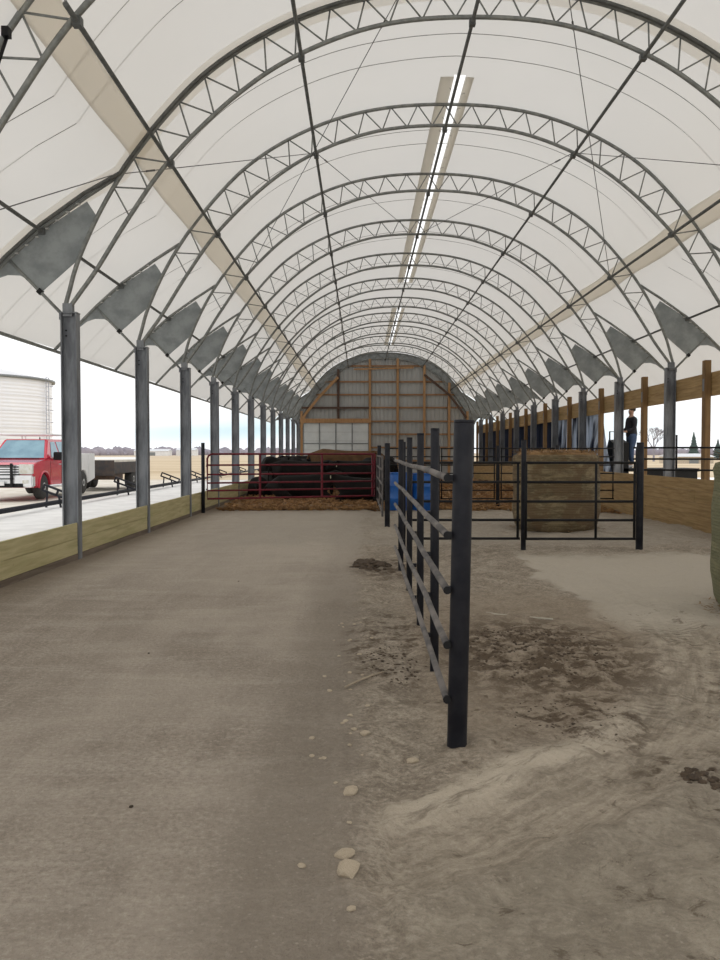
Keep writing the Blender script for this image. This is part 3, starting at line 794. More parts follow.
for s_ in (-1,1):
    b = len(LV); LV += [(.62,s_*.24,.20,.12),(.86,s_*.26,.09,.06),(.60,s_*.30,.06,.05),(-.6,s_*.26,.22,.17),(-.28,s_*.36,.10,.08),(-.55,s_*.42,.06,.05),(1.02,s_*.15,.83,.035),(1.0,s_*.25,.81,.045)]
    LE += [(3,b),(b,b+1),(b+1,b+2),(0,b+3),(b+3,b+4),(b+4,b+5),(5,b+6),(b+6,b+7)]
LV += [(-1.0,0,.42,.045),(-1.12,0,.20,.025),(-1.05,.12,.06,.025)]; n0 = len(LV)-3; LE += [(0,n0),(n0,n0+1),(n0+1,n0+2)]
cm.append(skinned('cow_body', LV, LE, 1))
cows = [(-1.75,24.7,.08,2,M_cowb,1.0,'black cow lying down in front of the herd, left of the gate middle',''),
        (.10,23.5,PI-.1,2,M_cowb,.92,'black cow lying down in front of the herd, beside the fence',''),
        (-3.15,26.9,1.5,2,M_cowb,.9,'black cow lying down end-on at the left edge of the herd',''),
        (-2.3,35.0,PI-.2,0,M_cowb,.98,'black cow in the back row of the herd, behind the left half',''),
        (-.95,27.75,1.3,1,M_cowb,.86,'black cow in the middle of the front row with its head lowered',''),
        (-.4,33.0,PI+.2,0,M_cowb,.98,'black cow in the back row of the herd, behind the right half',''),
        (-1.9,26.2,0.06,0,M_cowb,.88,'black cow standing side-on at the left end of the herd behind the gate','r'),
        (.15,25.9,PI-.1,0,M_cowb,.88,'black cow standing side-on at the right end of the herd, behind the gate',''),
        (-2.1,28.4,1.45,0,M_cowb,.92,'black cow in the second row of the herd, left half',''),
        (-.7,30.1,.1,0,M_cowr,1.14,'tall brown cow standing out above the black ones',''),
        (.45,28.2,1.2,1,M_cowb,.92,'black cow in the second row of the herd, right half',''),
        (-3.05,30.2,1.3,0,M_cowb,.95,'black cow seen end-on at the far left of the herd',''),
        (.75,31.2,2.0,0,M_cowb,.95,'black cow at the back right of the herd',''),
        (-1.9,32.2,.3,1,M_cowb,.95,'black cow at the back left of the herd','')]
for x, y, a, v, m, sc, lab, _ in cows:
    t = thing('cow', lab, 'cow', (x, y, relief(x,y)+.03), a, 'cattle behind the red gate'); t.scale = (sc,)*3
    me = cm[v].copy(); me.materials.clear(); link('body', me, m, t)
    h = (1.18,.85,.83)[v]
    MB().box(1.0,1.015,.24,.31,h-.12,h-.03).obj('ear_tag', M_tagw, t)

# ------------------------------------------------------------------ person on the work platform
M_skin = mat('skin', (.45,.27,.19), .6); M_jkt = mat('dark_jacket', (.018,.018,.024), .8); M_jean = mat('blue_jeans', (.06,.10,.19), .85, 0, (.04,.07,.14), 8)
M_shoe = mat('pale_shoes', (.6,.6,.6), .7); M_hair = mat('dark_hair', (.02,.014,.01), .8)
def person(x, y, z, rz, label):
    t = thing('person', label, 'person', (x,y,z), rz)
    # faces local -x ; one continuous body
    V = [(0,0,.98,.115,.9),(0,0,1.14,.115,.85),(-.01,0,1.32,.14,.8),(0,0,1.45,.12,.7),(-.01,0,1.53,.047),(-.02,0,1.62,.092,1.0),(-.015,0,1.71,.082,1.0)]
    E = [(0,1),(1,2),(2,3),(3,4),(4,5),(5,6)]
    def chain(st, pts):
        prev = st
        for p in pts: V.append(p); E.append((prev,len(V)-1)); prev = len(V)-1
        return prev
    hands = {}
    for s in (-1,1):
        chain(0, [(0,s*.10,.86,.078),(-.02+.04*s,s*.11,.50,.056),(.02+.05*s,s*.11,.10,.042),(-.08+.05*s,s*.115,.045,.040),(-.15+.05*s,s*.115,.035,.03)])
        e = chain(3, [(0,s*.20,1.41,.062),(-.03,s*.24,1.14,.045),(-.26,s*.20,1.05,.033),(-.33,s*.19,1.05,.034)])
        hands[s] = e
    for s in (-1,1):
        hx, hy, hz = V[hands[s]][:3]
        for i, L in enumerate((.075,.085,.08,.065)):
            yy = hy + (i-1.5)*.018
            V.append((hx-.045,yy,hz,.0085)); E.append((hands[s],len(V)-1)); V.append((hx-.045-L*.6,yy,hz-.012,.008)); E.append((len(V)-2,len(V)-1)); V.append((hx-.04-L*.75,yy,hz-.045,.007)); E.append((len(V)-2,len(V)-1))
        V.append((hx-.01,hy-s*.045,hz+.005,.010)); E.append((hands[s],len(V)-1)); V.append((hx-.05,hy-s*.055,hz-.012,.008)); E.append((len(V)-2,len(V)-1))
    link('body', skinned('person_body', V, E, 0), M_skin, t)
    J = [(0,0,.86,.185,1.0),(0,0,1.02,.178,.95),(-.01,0,1.32,.175,.85),(0,0,1.45,.135,.75),(-.005,0,1.52,.075)]
    JE = [(0,1),(1,2),(2,3),(3,4)]
    for s in (-1,1):
        b = len(J); J += [(0,s*.21,1.41,.082),(-.03,s*.25,1.14,.064),(-.25,s*.205,1.055,.048)]; JE += [(3,b),(b,b+1),(b+1,b+2)]
    link('jacket', skinned('jacket', J, JE, 0), M_jkt, t)
    T = [(0,0,.98,.150,.95),(0,0,1.06,.135,.9)]; TE = [(0,1)]
    for s in (-1,1):
        b = len(T); T += [(0,s*.105,.86,.125),(-.02+.04*s,s*.115,.50,.078),(.02+.05*s,s*.115,.09,.062)]; TE += [(0,b),(b,b+1),(b+1,b+2)]
    link('jeans', skinned('jeans', T, TE, 0), M_jean, t)
    for s in (-1,1):
        W = [(.05+.05*s,s*.115,.06,.05),(-.05+.05*s,s*.115,.045,.048),(-.17+.05*s,s*.115,.035,.036)]
        link('shoe', skinned('shoe', W, [(0,1),(1,2)], 0), M_shoe, t)
    H = [(.045,0,1.63,.09),(.025,0,1.71,.108),(.0,0,1.755,.10)]
    link('hair', skinned('hair', H, [(0,1),(1,2)], 0), M_hair, t)
    f = MB(); f.lathe([(.0,-.012),(.012,0),(.0,.012)], 8, c=(-.082,.03,1.675), closed=False); f.lathe([(.0,-.012),(.012,0),(.0,.012)], 8, c=(-.082,-.03,1.675), closed=False); f.obj('eyes', M_black, t)
    n_ = MB(); n_.add([(-.08,-.014,1.64),(-.08,.014,1.64),(-.112,0,1.645),(-.082,0,1.685)], [(0,1,2),(0,2,3),(1,3,2),(0,3,1)]); n_.obj('nose', M_skin, t)
    MB().box(-.092,-.08,-.022,.022,1.605,1.614).obj('mouth', M_hair, t)
    for s in (-1,1): MB().lathe([(0,-.03),(.016,0),(0,.03)], 8, c=(-.01,s*.09,1.665), closed=False).obj('ear', M_skin, t)
    return t
PY = 25.0
person(7.93, PY, .97, .15, 'person in dark jacket and blue jeans standing outside, behind a timber post')
t = thing('work_platform', 'black metal work platform with pipe railing outside the right wall', 'platform', (8.45, PY, -.26))
MB().box(-1.15,1.25,-.6,.6,1.13,1.22).obj('deck', M_black, t)
mb = MB().prism([(-.6,.35),(-.6,1.95),(-.1,2.05),(.6,1.2),(.6,.35)], -1.22, -.78); mb.obj('engine_cover', M_black, t)
for x in (-1.0,1.1):
    for y in (-.5,.5): MB().box(x-.05,x+.05,y-.05,y+.05,0,1.14).obj('leg', M_black, t)
mb = MB(); mb.tube([(-1.0,.55,1.2),(-1.0,.55,2.3),(-.35,.55,2.3),(-.35,.55,1.2)], .025, 8); mb.obj('railing', M_black, t, True)
mb = MB(); mb.tube([(.32,-.5,1.2),(.32,-.5,2.15),(.62,-.5,2.18),(.62,-.5,1.2)], .03, 8); mb.tube([(.32,-.5,1.7),(.62,-.5,1.7)], .02, 8); mb.obj('railing', M_black, t, True)
MB().box(-.6,1.2,-.58,-.54,.75,1.15).obj('side_skirt', M_black, t)

# ------------------------------------------------------------------ side curtains on the right
def curtain(y0, y1, label, m, top=2.66, bot=.55, slant=0, amp=.09, per=.42, x=7.0):
    mb = MB(); ny = int((y1-y0)/.07)
    for j in range(ny+1):
        y = y0 + (y1-y0)*j/ny
        for i in range(9):
            f = i/8; z = top + (bot-top)*f
            yy = y
            if slant: yy = y - slant*f**1.6*max(0, 1-(y-y0)/2.5)
            fold = amp*(.3+.7*f)*math.sin(y*2*PI/per + 1.3*math.sin(y*1.7) + f*1.2*math.sin(y*.9))
            mb.v.append((x+fold, yy, z))
    for j in range(ny):
        for i in range(8): a = j*9+i; mb.f.append((a,a+1,a+10,a+9))
    o = mb.obj('side_curtain', m, None, True); tag(o, label, 'curtain')
    sm = o.modifiers.new('t','SOLIDIFY'); sm.thickness = .006
    MB().tube([(x,y0,top+.02),(x,y1,top+.02)], .03, 8).obj('hanging_rod', M_col, o, True)
    return o
M_tarp = fabric('silver_blue_tarp', (.60,.66,.74), (.62,.70,.82), .5, (.05,.06,.10), (.02,.03,.06))  # pale and dark streaks: glow and shade of the folds put into the colour
M_navy = fabric('navy_tarp', (.04,.05,.085), (.02,.028,.05), .3)
curtain(24.6, 31.0, 'gathered silver-blue tarp curtain hanging outside the right posts above the big bale', M_tarp, slant=1.3, per=.8, amp=.14)
curtain(31.1, 49.3, 'dark navy curtain closing the far right side of the barn', M_navy, per=.6)

# ------------------------------------------------------------------ outside left: rail line and brackets
t = tag(MB().tube([(-8.55,13,.02),(-8.55,72,.02)], .065, 8).obj('ground_rail', M_dark, None, True), 'long dark steel pipe lying on the gravel outside the left wall', 'pipe')
br = None
names = ['under the front of the red pickup','beside the trailer tyres','between the second and third left posts','left of the red gate post','seen through the left part of the gate','farthest, seen through the gate']
for i, y in enumerate((24.0,31.0,38.2,44.0,51.5,60.0)):
    lab = 'tilted dark bracket frame on the yard rail, ' + names[i]
    if br is None:
        br = thing('bracket_frame', lab, 'bracket', (-8.6,y,-.04), 0, 'tilted bracket frames on the yard rail')
        a, b = Vector((-.42,0,.40)), Vector((.36,0,.10)); u = Vector((.06,0,.15))
        MB().bar(a+u, b+u, .05, .06).obj('side_rail', M_dark, br); MB().bar(a, b, .05, .06).obj('side_rail', M_dark, br)
        for f in (0,.5,1): MB().bar(a.lerp(b,f)-u*.1, a.lerp(b,f)+u*1.1, .05, .05).obj('cross_bar', M_dark, br)
        MB().bar((-.32,0,-.12),(-.28,0,.36), .05,.05).obj('leg', M_dark, br); MB().bar((.1,0,-.12),(.05,0,.2), .05,.05).obj('leg', M_dark, br)
    else: dup(br, (-8.6,y,-.04), label=lab)

# ------------------------------------------------------------------ pickup
M_rp = mat('red_car_paint', (.60,.025,.06), .22, .0, (.52,.02,.05), 1); M_rp.node_tree.nodes['Principled BSDF'].inputs['Coat Weight'].default_value = .6
M_wp = mat('white_paint', (.80,.80,.80), .35, 0, (.72,.72,.72), 1)
M_chr = mat('chrome', (.85,.86,.88), .3, .7, (.75,.76,.78), 3)
M_gls = mat('tinted_glass', (.17,.29,.37), .06, .3, (.26,.42,.50), 1.2); M_tyr = mat('tyre', (.03,.03,.03), .85, 0, (.045,.043,.04), 12)
M_lamp = mat('headlamp', (.75,.76,.74), .12, .2, (.6,.58,.5), 8); M_rust = mat('brown_undercarriage', (.12,.075,.05), .8, 0, (.07,.05,.04), 5)
RY = Matrix.Rotation(PI/2, 4, 'Y')
def wheel(t, x, y, r, w, side):
    wb = MB().lathe([(r*.62,-w/2),(r*.9,-w/2),(r,-w*.36),(r,w*.36),(r*.9,w/2),(r*.62,w/2)], 28, c=(x,y,r), M=RY).obj('wheel', M_tyr, t, True)
    MB().lathe([(.02,.0),(r*.25,.03),(r*.5,.0),(r*.63,.02)], 20, c=(x+side*w*.42,y,r), M=RY).obj('hub_cap', M_chr, wb, True)
t = thing('pickup_truck', 'red crew cab pickup with chrome grille guard and white service body, parked in the yard', 'pickup truck', (-11.28, 26.6, -.10), .0); t.scale = (1.0,1,1.05)
# body: hood and lower cab with wheel arch cut out of the side profile
def arch(cy, r=.47, n=8, z0=.36): return [(cy + r*math.cos(a), z0 + r*math.sin(a)) for a in [PI*(1-i/n) for i in range(n+1)]]
prof_b = [(.12,.50)] + arch(1.0) + [(3.65,.36),(3.65,1.27),(1.45,1.25),(1.30,1.24),(.35,1.14),(.12,1.06)]
MB().prism(prof_b, -.98, .98).obj('body', M_rp, t, bevel=.025)
g = MB(); B = [(-.93,1.30,1.24),(.93,1.30,1.24),(.96,3.6,1.26),(-.96,3.6,1.26)]; T_ = [(-.72,2.02,1.87),(.72,2.02,1.87),(.74,3.38,1.88),(-.74,3.38,1.88)]
g.add(B+T_, [(0,3,2,1),(4,5,6,7),(0,1,5,4),(1,2,6,5),(2,3,7,6),(3,0,4,7)]); g.obj('cab_roof', M_rp, t, bevel=.03)
def quad_on(P, inset, off, name, m, th=.012):
    P = [Vector(p) for p in P]; c = sum(P, Vector())/4; nrm = (P[1]-P[0]).cross(P[3]-P[0]).normalized()
    if nrm.dot(c-Vector((0,2.6,1.5))) < 0: nrm = -nrm
    Q = [p + (c-p).normalized()*inset + nrm*off for p in P]; Q2 = [q + nrm*th for q in Q]
    MB().add(Q+Q2, [(0,1,2,3),(7,6,5,4)] + [(i,(i+1)%4,(i+1)%4+4,i+4) for i in range(4)]).obj(name, m, t)
quad_on([B[0],B[1],T_[1],T_[0]], .10, .0, 'windshield', M_gls)
for s in (1,-1):
    def sp(y, f): # point on the side of the greenhouse
        a = Vector((s*.93,1.30,1.24)).lerp(Vector((s*.96,3.6,1.26)), (y-1.3)/2.3); b = Vector((s*.72,2.02,1.87)).lerp(Vector((s*.74,3.38,1.88)), max(0,min(1,(y-2.02)/1.36)))
        return a.lerp(b, f)
    quad_on([sp(1.75,.08),sp(2.50,.08),sp(2.50,.88),sp(2.12,.88)], .02, .003, 'side_window', M_gls)
    quad_on([sp(2.60,.08),sp(3.40,.08),sp(3.28,.88),sp(2.60,.88)], .02, .003, 'side_window', M_gls)
    MB().box(.98,1.30,1.80,1.95,1.20,1.46).obj('mirror', M_black, t, bevel=.02) if s>0 else MB().box(-1.30,-.98,1.80,1.95,1.20,1.46).obj('mirror', M_black, t, bevel=.02)
    MB().tube([(s*1.0,1.35,.38),(s*1.0,3.5,.38)], .05, 10).obj('running_board', M_chr, t, True)
    h = MB().box(s*.52-(0 if s>0 else .44), s*.52+(.44 if s>0 else 0), .04,.20,.79,1.09).obj('headlight', M_lamp, t, bevel=.02)
    for y in (2.42,3.3): MB().box(s*.985-.012,s*.985+.012,y-.09,y+.09,1.05,1.08).obj('door_handle', M_chr, t)
    for y in (1.55,2.55): MB().box(s*.981-.002,s*.981+.002,y-.008,y+.008,.45,1.22).obj('door_seam', M_black, t)
    fl_ = MB(); pts = [(s*.99, 1.0+.50*math.cos(a), .36+.50*math.sin(a)) for a in [PI*i/10 for i in range(11)]]; fl_.tube(pts, .03, 6); fl_.obj('wheel_arch_lip', M_rp, t, True)
    wheel(t, s*.84, 1.0, .39, .26, s)
    wheel(t, s*.90, 4.75, .39, .26, s)
gr = MB(); gr.box(-.52,.52,.05,.12,.72,1.06); gr.obj('grille', M_black, t)
for z in (.90,.82,.97): MB().box(-.53,.53,.02,.06,z-.022,z+.022).obj('grille_bar', M_chr, t)
MB().box(-.54,.54,.02,.06,1.03,1.07).obj('grille_bar', M_chr, t); MB().box(-.54,.54,.02,.06,.72,.76).obj('grille_bar', M_chr, t)
MB().box(-.99,.99,-.06,.22,.40,.76).obj('bumper', M_chr, t, bevel=.04)
MB().box(-.7,.7,-.075,-.055,.40,.52).obj('lower_valance', M_black, t)
for s in (-1,1): MB().box(s*.78-.09,s*.78+.09,-.08,-.05,.52,.62).obj('fog_lamp', M_lamp, t)
gg = MB()
for x in (-.36,.36): gg.box(x-.035,x+.035,-.14,-.08,.40,1.12)
for z in (.66,1.06): gg.tube([(-.42,-.11,z),(.42,-.11,z)], .018, 8)
gg.obj('grille_guard', M_black, t)
MB().box(-.15,.15,-.165,-.145,.46,.58).obj('licence_plate', M_wp, t)
MB().box(-.7,.7,1.30,1.36,1.235,1.262).obj('wiper', M_black, t)
MB().lathe([(.02,0),(.02,.05),(.0,.09)], 10, c=(.35,2.3,1.87)).obj('roof_antenna', M_black, t)
prof_s = [(3.72,.45)] + arch(4.75, .48) + [(6.1,.50),(6.1,1.42),(3.72,1.42)]
MB().prism(prof_s, -1.02, 1.02).obj('service_body', M_wp, t, bevel=.02)
for s in (-1,1):
    for y0,y1,z0 in ((3.8,4.2,.55),(4.25,5.2,.95),(5.3,6.0,.55)):
        MB().box(s*1.025-.006,s*1.025+.006,y0,y1,z0,1.38).obj('locker_door', M_wp, t, bevel=.004)
rk = MB()
for x in (-.85,.85):
    rk.tube([(x,1.9,2.02),(x,4.1,2.02)], .03, 8)
    for y in (3.8,4.1): rk.tube([(x,y,1.4),(x,y,2.02)], .03, 8)
for y in (2.0,3.0,4.1): rk.tube([(-.85,y,2.02),(.85,y,2.02)], .025, 8)
rk.obj('ladder_rack', M_wp, t)

# ------------------------------------------------------------------ flatbed trailer
M_deck = mat('pale_trailer_deck', (.74,.70,.62), .8, 0, (.60,.56,.48), 2); M_td = mat('dark_trailer_frame', (.045,.042,.045), .6, .2, (.08,.06,.05), 5)
t = thing('flatbed_trailer', 'dark flatbed trailer with pale deck parked behind the white service body', 'trailer', (-11.0, 33.9, -.13), -.02)
MB().box(-1.15,1.15,0,4.3,1.16,1.24).obj('deck', M_deck, t)
MB().box(-1.15,1.15,-.04,.0,.62,1.24).obj('headboard', M_td, t)
MB().box(-.1,.3,-.06,-.04,.80,1.12).obj('spare_panel', M_wp, t)
for x in (-1.1,1.1): MB().box(x-.05,x+.05,0,4.3,.70,1.16).obj('side_beam', M_td, t)
for x in (-.45,.45): MB().box(x-.06,x+.06,.2,4.2,.60,1.16).obj('chassis_beam', M_rust, t)
MB().box(.2,1.1,.2,1.3,.45,.96).obj('tool_box', M_rust, t, bevel=.02)
for y in (2.75,3.65):
    for s in (-1,1): wheel(t, s*.98, y, .42, .30, s)
for x in (-.8,.8): MB().bar((x,1.6,.0),(x,1.6,.96), .09,.09).obj('landing_leg', M_td, t)
MB().bar((-.4,-.9,.5),(-.3,.2,.7), .1,.12).obj('hitch_arm', M_td, t); MB().bar((.0,-.9,.5),(.3,.2,.7), .1,.12).obj('hitch_arm', M_td, t)

# ------------------------------------------------------------------ grain bin
M_bin = bpy.data.materials.new('white_bin_steel'); n = N(M_bin); X,Y,Z = n.xyz()
n.color(n.mix(n.noise(.8,4,.6,stretch=(1,1,.2)), (.93,.94,.96), (.84,.85,.89))); n.b.inputs['Roughness'].default_value = .45; n.b.inputs['Metallic'].default_value = .15
t = thing('grain_bin', 'huge pale corrugated grain bin rising behind the red pickup', 'grain bin', (-28.75, 61.0, -.14))
rB = 6.2; pr = []
nr = 110
for i in range(nr+1):
    z = 6.75*i/nr; pr.append((rB + .012*math.sin(i*PI*.5), z))
MB().lathe(pr, 72, closed=False).obj('wall', M_bin, t, True)
MB().lathe([(rB+.18,6.68),(rB+.2,6.74),(.5,8.1),(.5,8.3),(.02,8.35)], 72, closed=False).obj('roof', M_bin, t, True)
MB().lathe([(rB+.05,6.60),(rB+.24,6.62),(rB+.24,6.78),(rB+.05,6.80),(rB+.05,6.60)], 72, closed=False).obj('eave_ring', M_dfr, t, True)
bands = []
a0 = math.radians(-3)
def bp(a, r, z): return (r*math.cos(a), r*math.sin(a), z)
lad = MB()
for da in (-.035,.035): lad.tube([bp(a0+da,rB+.2,.5), bp(a0+da,rB+.2,6.9)], .03, 6)
for i in range(20): lad.tube([bp(a0-.035,rB+.2,.6+i*.33), bp(a0+.035,rB+.2,.6+i*.33)], .02, 6)
for i in range(6):
    z = 2.0+i*.85; lad.tube([bp(a0+.06*math.cos(q)*1.0, rB+.25+.35*abs(math.sin(q)), z) for q in [PI*j/6 for j in range(7)]], .02, 5)
lad.obj('ladder', mat('pale_ladder', (.5,.52,.6), .6), t)
for z in (1.1,2.2,3.3,4.4,5.5): MB().lathe([(rB+.035,z-.02),(rB+.05,z),(rB+.035,z+.02)], 72, closed=False).obj('ring_joint', M_bin, t, True)
o = MB().tube([(-19.1,55,-.2),(-19.1,55,5.0)], .16, 12).obj('vent_pole', mat('grey_pole', (.55,.56,.58), .6), None, True); tag(o, 'grey pole beside the grain bin, left of the nearest left post', 'pole')
MB().lathe([(.2,0),(.2,.15),(.05,.3)], 12, c=(-19.1,55,4.95)).obj('cap', M_dfr, o, True)

# ------------------------------------------------------------------ distance
M_haze = mat('bare_distant_trees', (.36,.33,.37), .9, 0, (.28,.26,.31), .05); M_ever = mat('evergreen', (.07,.10,.09), .9, 0, (.05,.075,.075), .6)
M_bare = mat('bare_branches', (.32,.31,.35), .9, 0, (.26,.25,.29), .6)
mb = MB(); rr = random.Random(5)
def blob(c, rx, ry, rz, k=8, l=5):
    vs = []; fs = []
    for i in range(l+1):
        th = PI*i/l
        for j in range(k):
            a = 2*PI*j/k; q = 1+.25*mn.noise(Vector((c[0]*.1+i,c[1]*.1+j,c[2])))
            vs.append((c[0]+rx*q*math.sin(th)*math.cos(a), c[1]+ry*q*math.sin(th)*math.sin(a), c[2]-rz*q*math.cos(th)))
    for i in range(l):
        for j in range(k): fs.append((i*k+j,i*k+(j+1)%k,(i+1)*k+(j+1)%k,(i+1)*k+j))
    return vs, fs
for i in range(260):
    u = i/259; X_ = -330 + u*330; Y_ = 470 + 60*math.sin(u*9)
    h = rr.uniform(1.2,3.4) + (3.2 if -195 < X_ < -165 else 0)*rr.random() + (2.2 if -165 < X_ < -140 else 0)*rr.random()
    mb.add(*blob((X_,Y_,h*.4),rr.uniform(2,4),2,h))
for i in range(120):
    X_ = 70 + i*3.0; h = rr.uniform(1.5,3.5); mb.add(*blob((X_,480,h*.4),rr.uniform(2,4),2,h))
tag(mb.obj('tree_line', M_haze, None, True), 'hazy grey line of bare trees along the horizon', 'tree line', None, 'stuff')
def farm_shed(x, y, w, d, h, label, m=None):
    t = thing('farm_shed', label, 'farm building', (x,y,-.2)); m = m or M_wp
    MB().box(-w/2,w/2,-d/2,d/2,0,h).obj('wall', m, t)
    mb = MB(); mb.add([(-w/2-.2,-d/2-.3,h),(w/2+.2,-d/2-.3,h),(w/2+.2,d/2+.3,h),(-w/2-.2,d/2+.3,h),(-w/2-.2,0,h+h*.45),(w/2+.2,0,h+h*.45)], [(0,1,5,4),(3,4,5,2),(0,4,3),(1,2,5),(0,3,2,1)]); mb.obj('roof', M_wp2, t)
    MB().box(-w*.12,w*.12,-d/2-.06,-d/2,0,h*.75).obj('door', M_dfr, t)
M_wp2 = mat('pale_metal_roof', (.70,.72,.76), .5)
farm_shed(-98,400,16,8,2.2,'small white farm building on the horizon, nearer the third left post')
farm_shed(-84,410,9,8,2.6,'small white farm shed on the horizon, just right of the longer one')
farm_shed(46.5,122,5.5,6,1.0,'low white shed in the field seen between the right posts', mat('shed_wall',(.6,.52,.42),.8))
def evergreen(x, y, h, w, label):
    t = thing('evergreen_tree', label, 'tree', (x,y,-.2)); mb = MB(); r2 = random.Random(int(x))
    MB().tube([(0,0,0),(0,0,h*.5)], w*.06, 6).obj('trunk', M_rust, t)
    for i in range(9):
        z = h*(.1+.88*i/9); rad = w/2*(1-i/9.5)*r2.uniform(.85,1.1)
        mb.lathe([(rad,z-h*.03),(rad*.92,z+h*.01),(rad*.3,z+h*.14),(.02,z+h*.15)], 14)
    mb.v = [(a*(1+.25*mn.noise(Vector((a*3,b*3,c)))), b, c) for a,b,c in mb.v]
    mb.obj('foliage', M_ever, t)
evergreen(76.5,196,6.2,3.2,'dark evergreen tree seen just left of the nearest right timber post')
evergreen(82.5,197,4.6,3.0,'pale green evergreen tree at the right edge of the photo')
def bare_tree(x, y, h, label):
    t = thing('bare_tree', label, 'tree', (x,y,-.2)); mb = MB(); r2 = random.Random(9)
    def br_(p, d, L, r, k):
        q = p + d*L; mb.tube([p,q],[r,r*.6],5,False)
        if k:
            for _ in range(4):
                e = (d + Vector((r2.uniform(-.8,.8),r2.uniform(-.8,.8),r2.uniform(-.1,.5)))).normalized(); br_(q, e, L*.72, r*.55, k-1)
    br_(Vector((0,0,0)), Vector((0,0,1)), h*.3, h*.03, 4)
    mb.obj('branches', M_bare, t)
bare_tree(50.5,147,7.2,'hazy bare tree seen above the pipe railing, right of the person')

# ------------------------------------------------------------------ loose bits on the floor
M_stone = mat('pale_stone', (.60,.50,.37), .9, 0, (.40,.33,.24), 20, .5); M_clod = mat('dark_clod', (.06,.042,.028), .95, 0, (.10,.07,.045), 20, .9)
def stone_mesh(seed, m):
    bm = bmesh.new(); bmesh.ops.create_icosphere(bm, subdivisions=2, radius=1)
    for v in bm.verts:
        v.co *= 1+.35*mn.noise(v.co*1.2+Vector((seed,0,0)))+.1*mn.noise(v.co*4); v.co.z *= .62
    me = bpy.data.meshes.new('stone'); bm.to_mesh(me); bm.free(); me.materials.append(m); return me
sm_ = [stone_mesh(i*3.1, M_stone) for i in range(4)]
big = [(-.045,3.46,.030,'squarish tan stone, largest one at the edge of the dirt aisle'),(-.06,2.95,.030,'round tan stone beside the flat one in the foreground'),
       (-.045,2.82,.040,'flat pale stone in the foreground at the aisle edge'),(.02,4.18,.022,'pale stone left of the thick front fence post'),(.235,3.84,.024,'whitish stone just below the foot of the thick front fence post')]
for x, y, r, l in big:
    o = link('stone', sm_[len(l) % 4], None); o.location = (x,y,relief(x,y)+r*.2); o.scale = (r*1.3,r,r*.9); o.rotation_euler = (0,0,x*40); tag(o, l, 'stone')
for i in range(34):
    y = R.uniform(2.35,7.5); x = -.08 + R.gauss(0,.09) + (.03 if y > 4 else -.0); r = R.uniform(.006,.015)
    o = link('stone', sm_[i % 4], None); o.location = (x,y,relief(x,y)+r*.2); o.scale = (r*R.uniform(1,1.4),r,r*R.uniform(.7,1)); o.rotation_euler = (0,0,R.uniform(0,6))
    tag(o, 'small pale pebble scattered along the edge of the dirt aisle', 'stone', 'small pebbles along the aisle edge')
def crumbs(name, label, cx, cy, rx, ry, n, r0, r1, cat='manure', up=0):
    mb = MB(); r2 = random.Random(int(cx*100+cy))
    for _ in range(n):
        a = r2.uniform(0,2*PI); q = math.sqrt(r2.random()); x = cx+rx*q*math.cos(a)+r2.gauss(0,rx*.12); y = cy+ry*q*math.sin(a)+r2.gauss(0,ry*.12); r = r2.uniform(r0,r1)*(1.3-q*.6)
        vs, fs = blob((x,y,relief(x,y)+r*.1+up*(1-q)*r2.random()), r*r2.uniform(.8,1.6), r*r2.uniform(.8,1.6), r*.5, 6, 4); mb.add(vs, fs)
    tag(mb.obj(name, M_clod), label, cat, None, 'stuff')
crumbs('manure_crumbs','dark manure crumbs scattered over the pen floor right of the front post',1.2,5.95,.52,.80,520,.004,.013)
crumbs('manure_crumbs','sparse manure crumbs trailing towards the viewer right of the front post',1.1,4.45,.30,.4,90,.003,.009)
crumbs('manure_pile','low heap of dark clods beside the far end of the near pen fence',.12,10.6,.22,.45,130,.02,.055,'manure',.06)
crumbs('manure_clods','dark clods on the dirt at the right edge of the foreground',1.47,3.62,.10,.10,30,.008,.025)
crumbs('gravel_scatter','small dark gravel scattered near the middle of the pen fence foot',.2,5.6,.2,.5,120,.005,.013,'gravel')
crumbs('manure_clods','single dark clod in front of the greenish bale',2.72,6.25,.07,.05,10,.012,.03)
M_stick = mat('dry_stick', (.40,.33,.24), .9)
tag(MB().tube([(-.10,5.05,relief(-.1,5.05)+.008),(.0,5.2,relief(0,5.2)+.012),(.14,5.38,relief(.14,5.38)+.008)], .007, 6).obj('stick', M_stick, None, True), 'dry pale stick lying left of the pen fence foot', 'stick')
tag(MB().tube([(.83,7.75,relief(.83,7.75)+.008),(1.2,7.45,relief(1.2,7.45)+.008),(1.62,7.15,relief(1.62,7.15)+.008)], .009, 6).obj('twine', mat('pale_twine',(.5,.46,.38),.8), None, True), 'pale straight strand of twine on the pen floor behind the front post', 'twine')
for x, y, l in ((-1.35,9.3,'small dark clod on the smooth dirt aisle near its middle'),(-1.5,5.95,'small dark clod on the left part of the dirt aisle'),(-.92,3.35,'dark crumb on the dirt aisle in the foreground')):
    o = link('dirt_clod', stone_mesh(x, M_clod), None); o.location = (x,y,relief(x,y)+.004); o.scale = (.009,.009,.008); tag(o, l, 'clod')

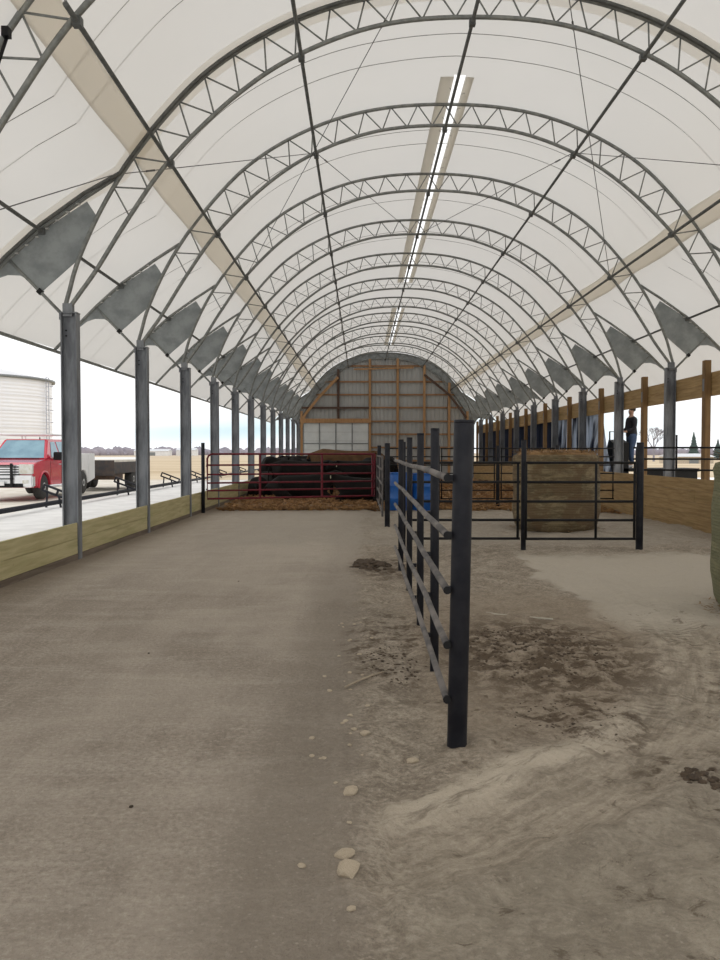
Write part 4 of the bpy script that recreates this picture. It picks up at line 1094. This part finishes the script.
# ------------------------------------------------------------------ sky
w = bpy.data.worlds.new('overcast'); scene.world = w; w.use_nodes = True; nt = w.node_tree
bg = nt.nodes['Background']; tc = nt.nodes.new('ShaderNodeTexCoord'); sp_ = nt.nodes.new('ShaderNodeSeparateXYZ'); nt.links.new(tc.outputs['Generated'], sp_.inputs[0])
rp = nt.nodes.new('ShaderNodeValToRGB'); nt.links.new(sp_.outputs[2], rp.inputs[0])
e = rp.color_ramp.elements; e[0].position = 0; e[0].color = (.96,.97,1,1); e[1].position = 1; e[1].color = (1,.985,.965,1)
for p, c in ((.010,(.80,.86,.92,1)),(.026,(.58,.74,.77,1)),(.055,(.84,.88,.90,1)),(.10,(1,1,1,1))):
    q = e.new(p); q.color = c
nz = nt.nodes.new('ShaderNodeTexNoise'); nz.inputs['Scale'].default_value = 2.5; mp = nt.nodes.new('ShaderNodeMapping'); mp.inputs['Scale'].default_value = (1,1,5)
nt.links.new(tc.outputs['Generated'], mp.inputs[0]); nt.links.new(mp.outputs[0], nz.inputs['Vector'])
mx = nt.nodes.new('ShaderNodeMix'); mx.data_type = 'RGBA'; mr = nt.nodes.new('ShaderNodeMapRange'); mr.inputs[1].default_value = .4; mr.inputs[2].default_value = .6
nt.links.new(nz.outputs[0], mr.inputs[0]); nt.links.new(mr.outputs[0], mx.inputs[0]); nt.links.new(rp.outputs[0], mx.inputs[6]); mx.inputs[7].default_value = (1,1,1,1)
nt.links.new(mx.outputs[2], bg.inputs[0]); bg.inputs[1].default_value = 1.25

# ------------------------------------------------------------------ camera
cam = bpy.data.cameras.new('camera'); co = bpy.data.objects.new('camera', cam); COL.objects.link(co); scene.camera = co
cam.sensor_fit = 'VERTICAL'; cam.sensor_height = 24; cam.lens = 850/960*24; cam.clip_end = 3000
co.location = (0,0,1.42); co.rotation_euler = (PI/2 - .0325, 0, .0017)
scene.view_settings.view_transform = 'Standard'; scene.view_settings.look = 'None'; scene.view_settings.gamma = 1; scene.view_settings.exposure = 0
scene.view_settings.use_curve_mapping = False
cy = scene.cycles; cy.use_denoising = True; cy.max_bounces = 8; cy.diffuse_bounces = 5; cy.transmission_bounces = 6; cy.sample_clamp_indirect = 6
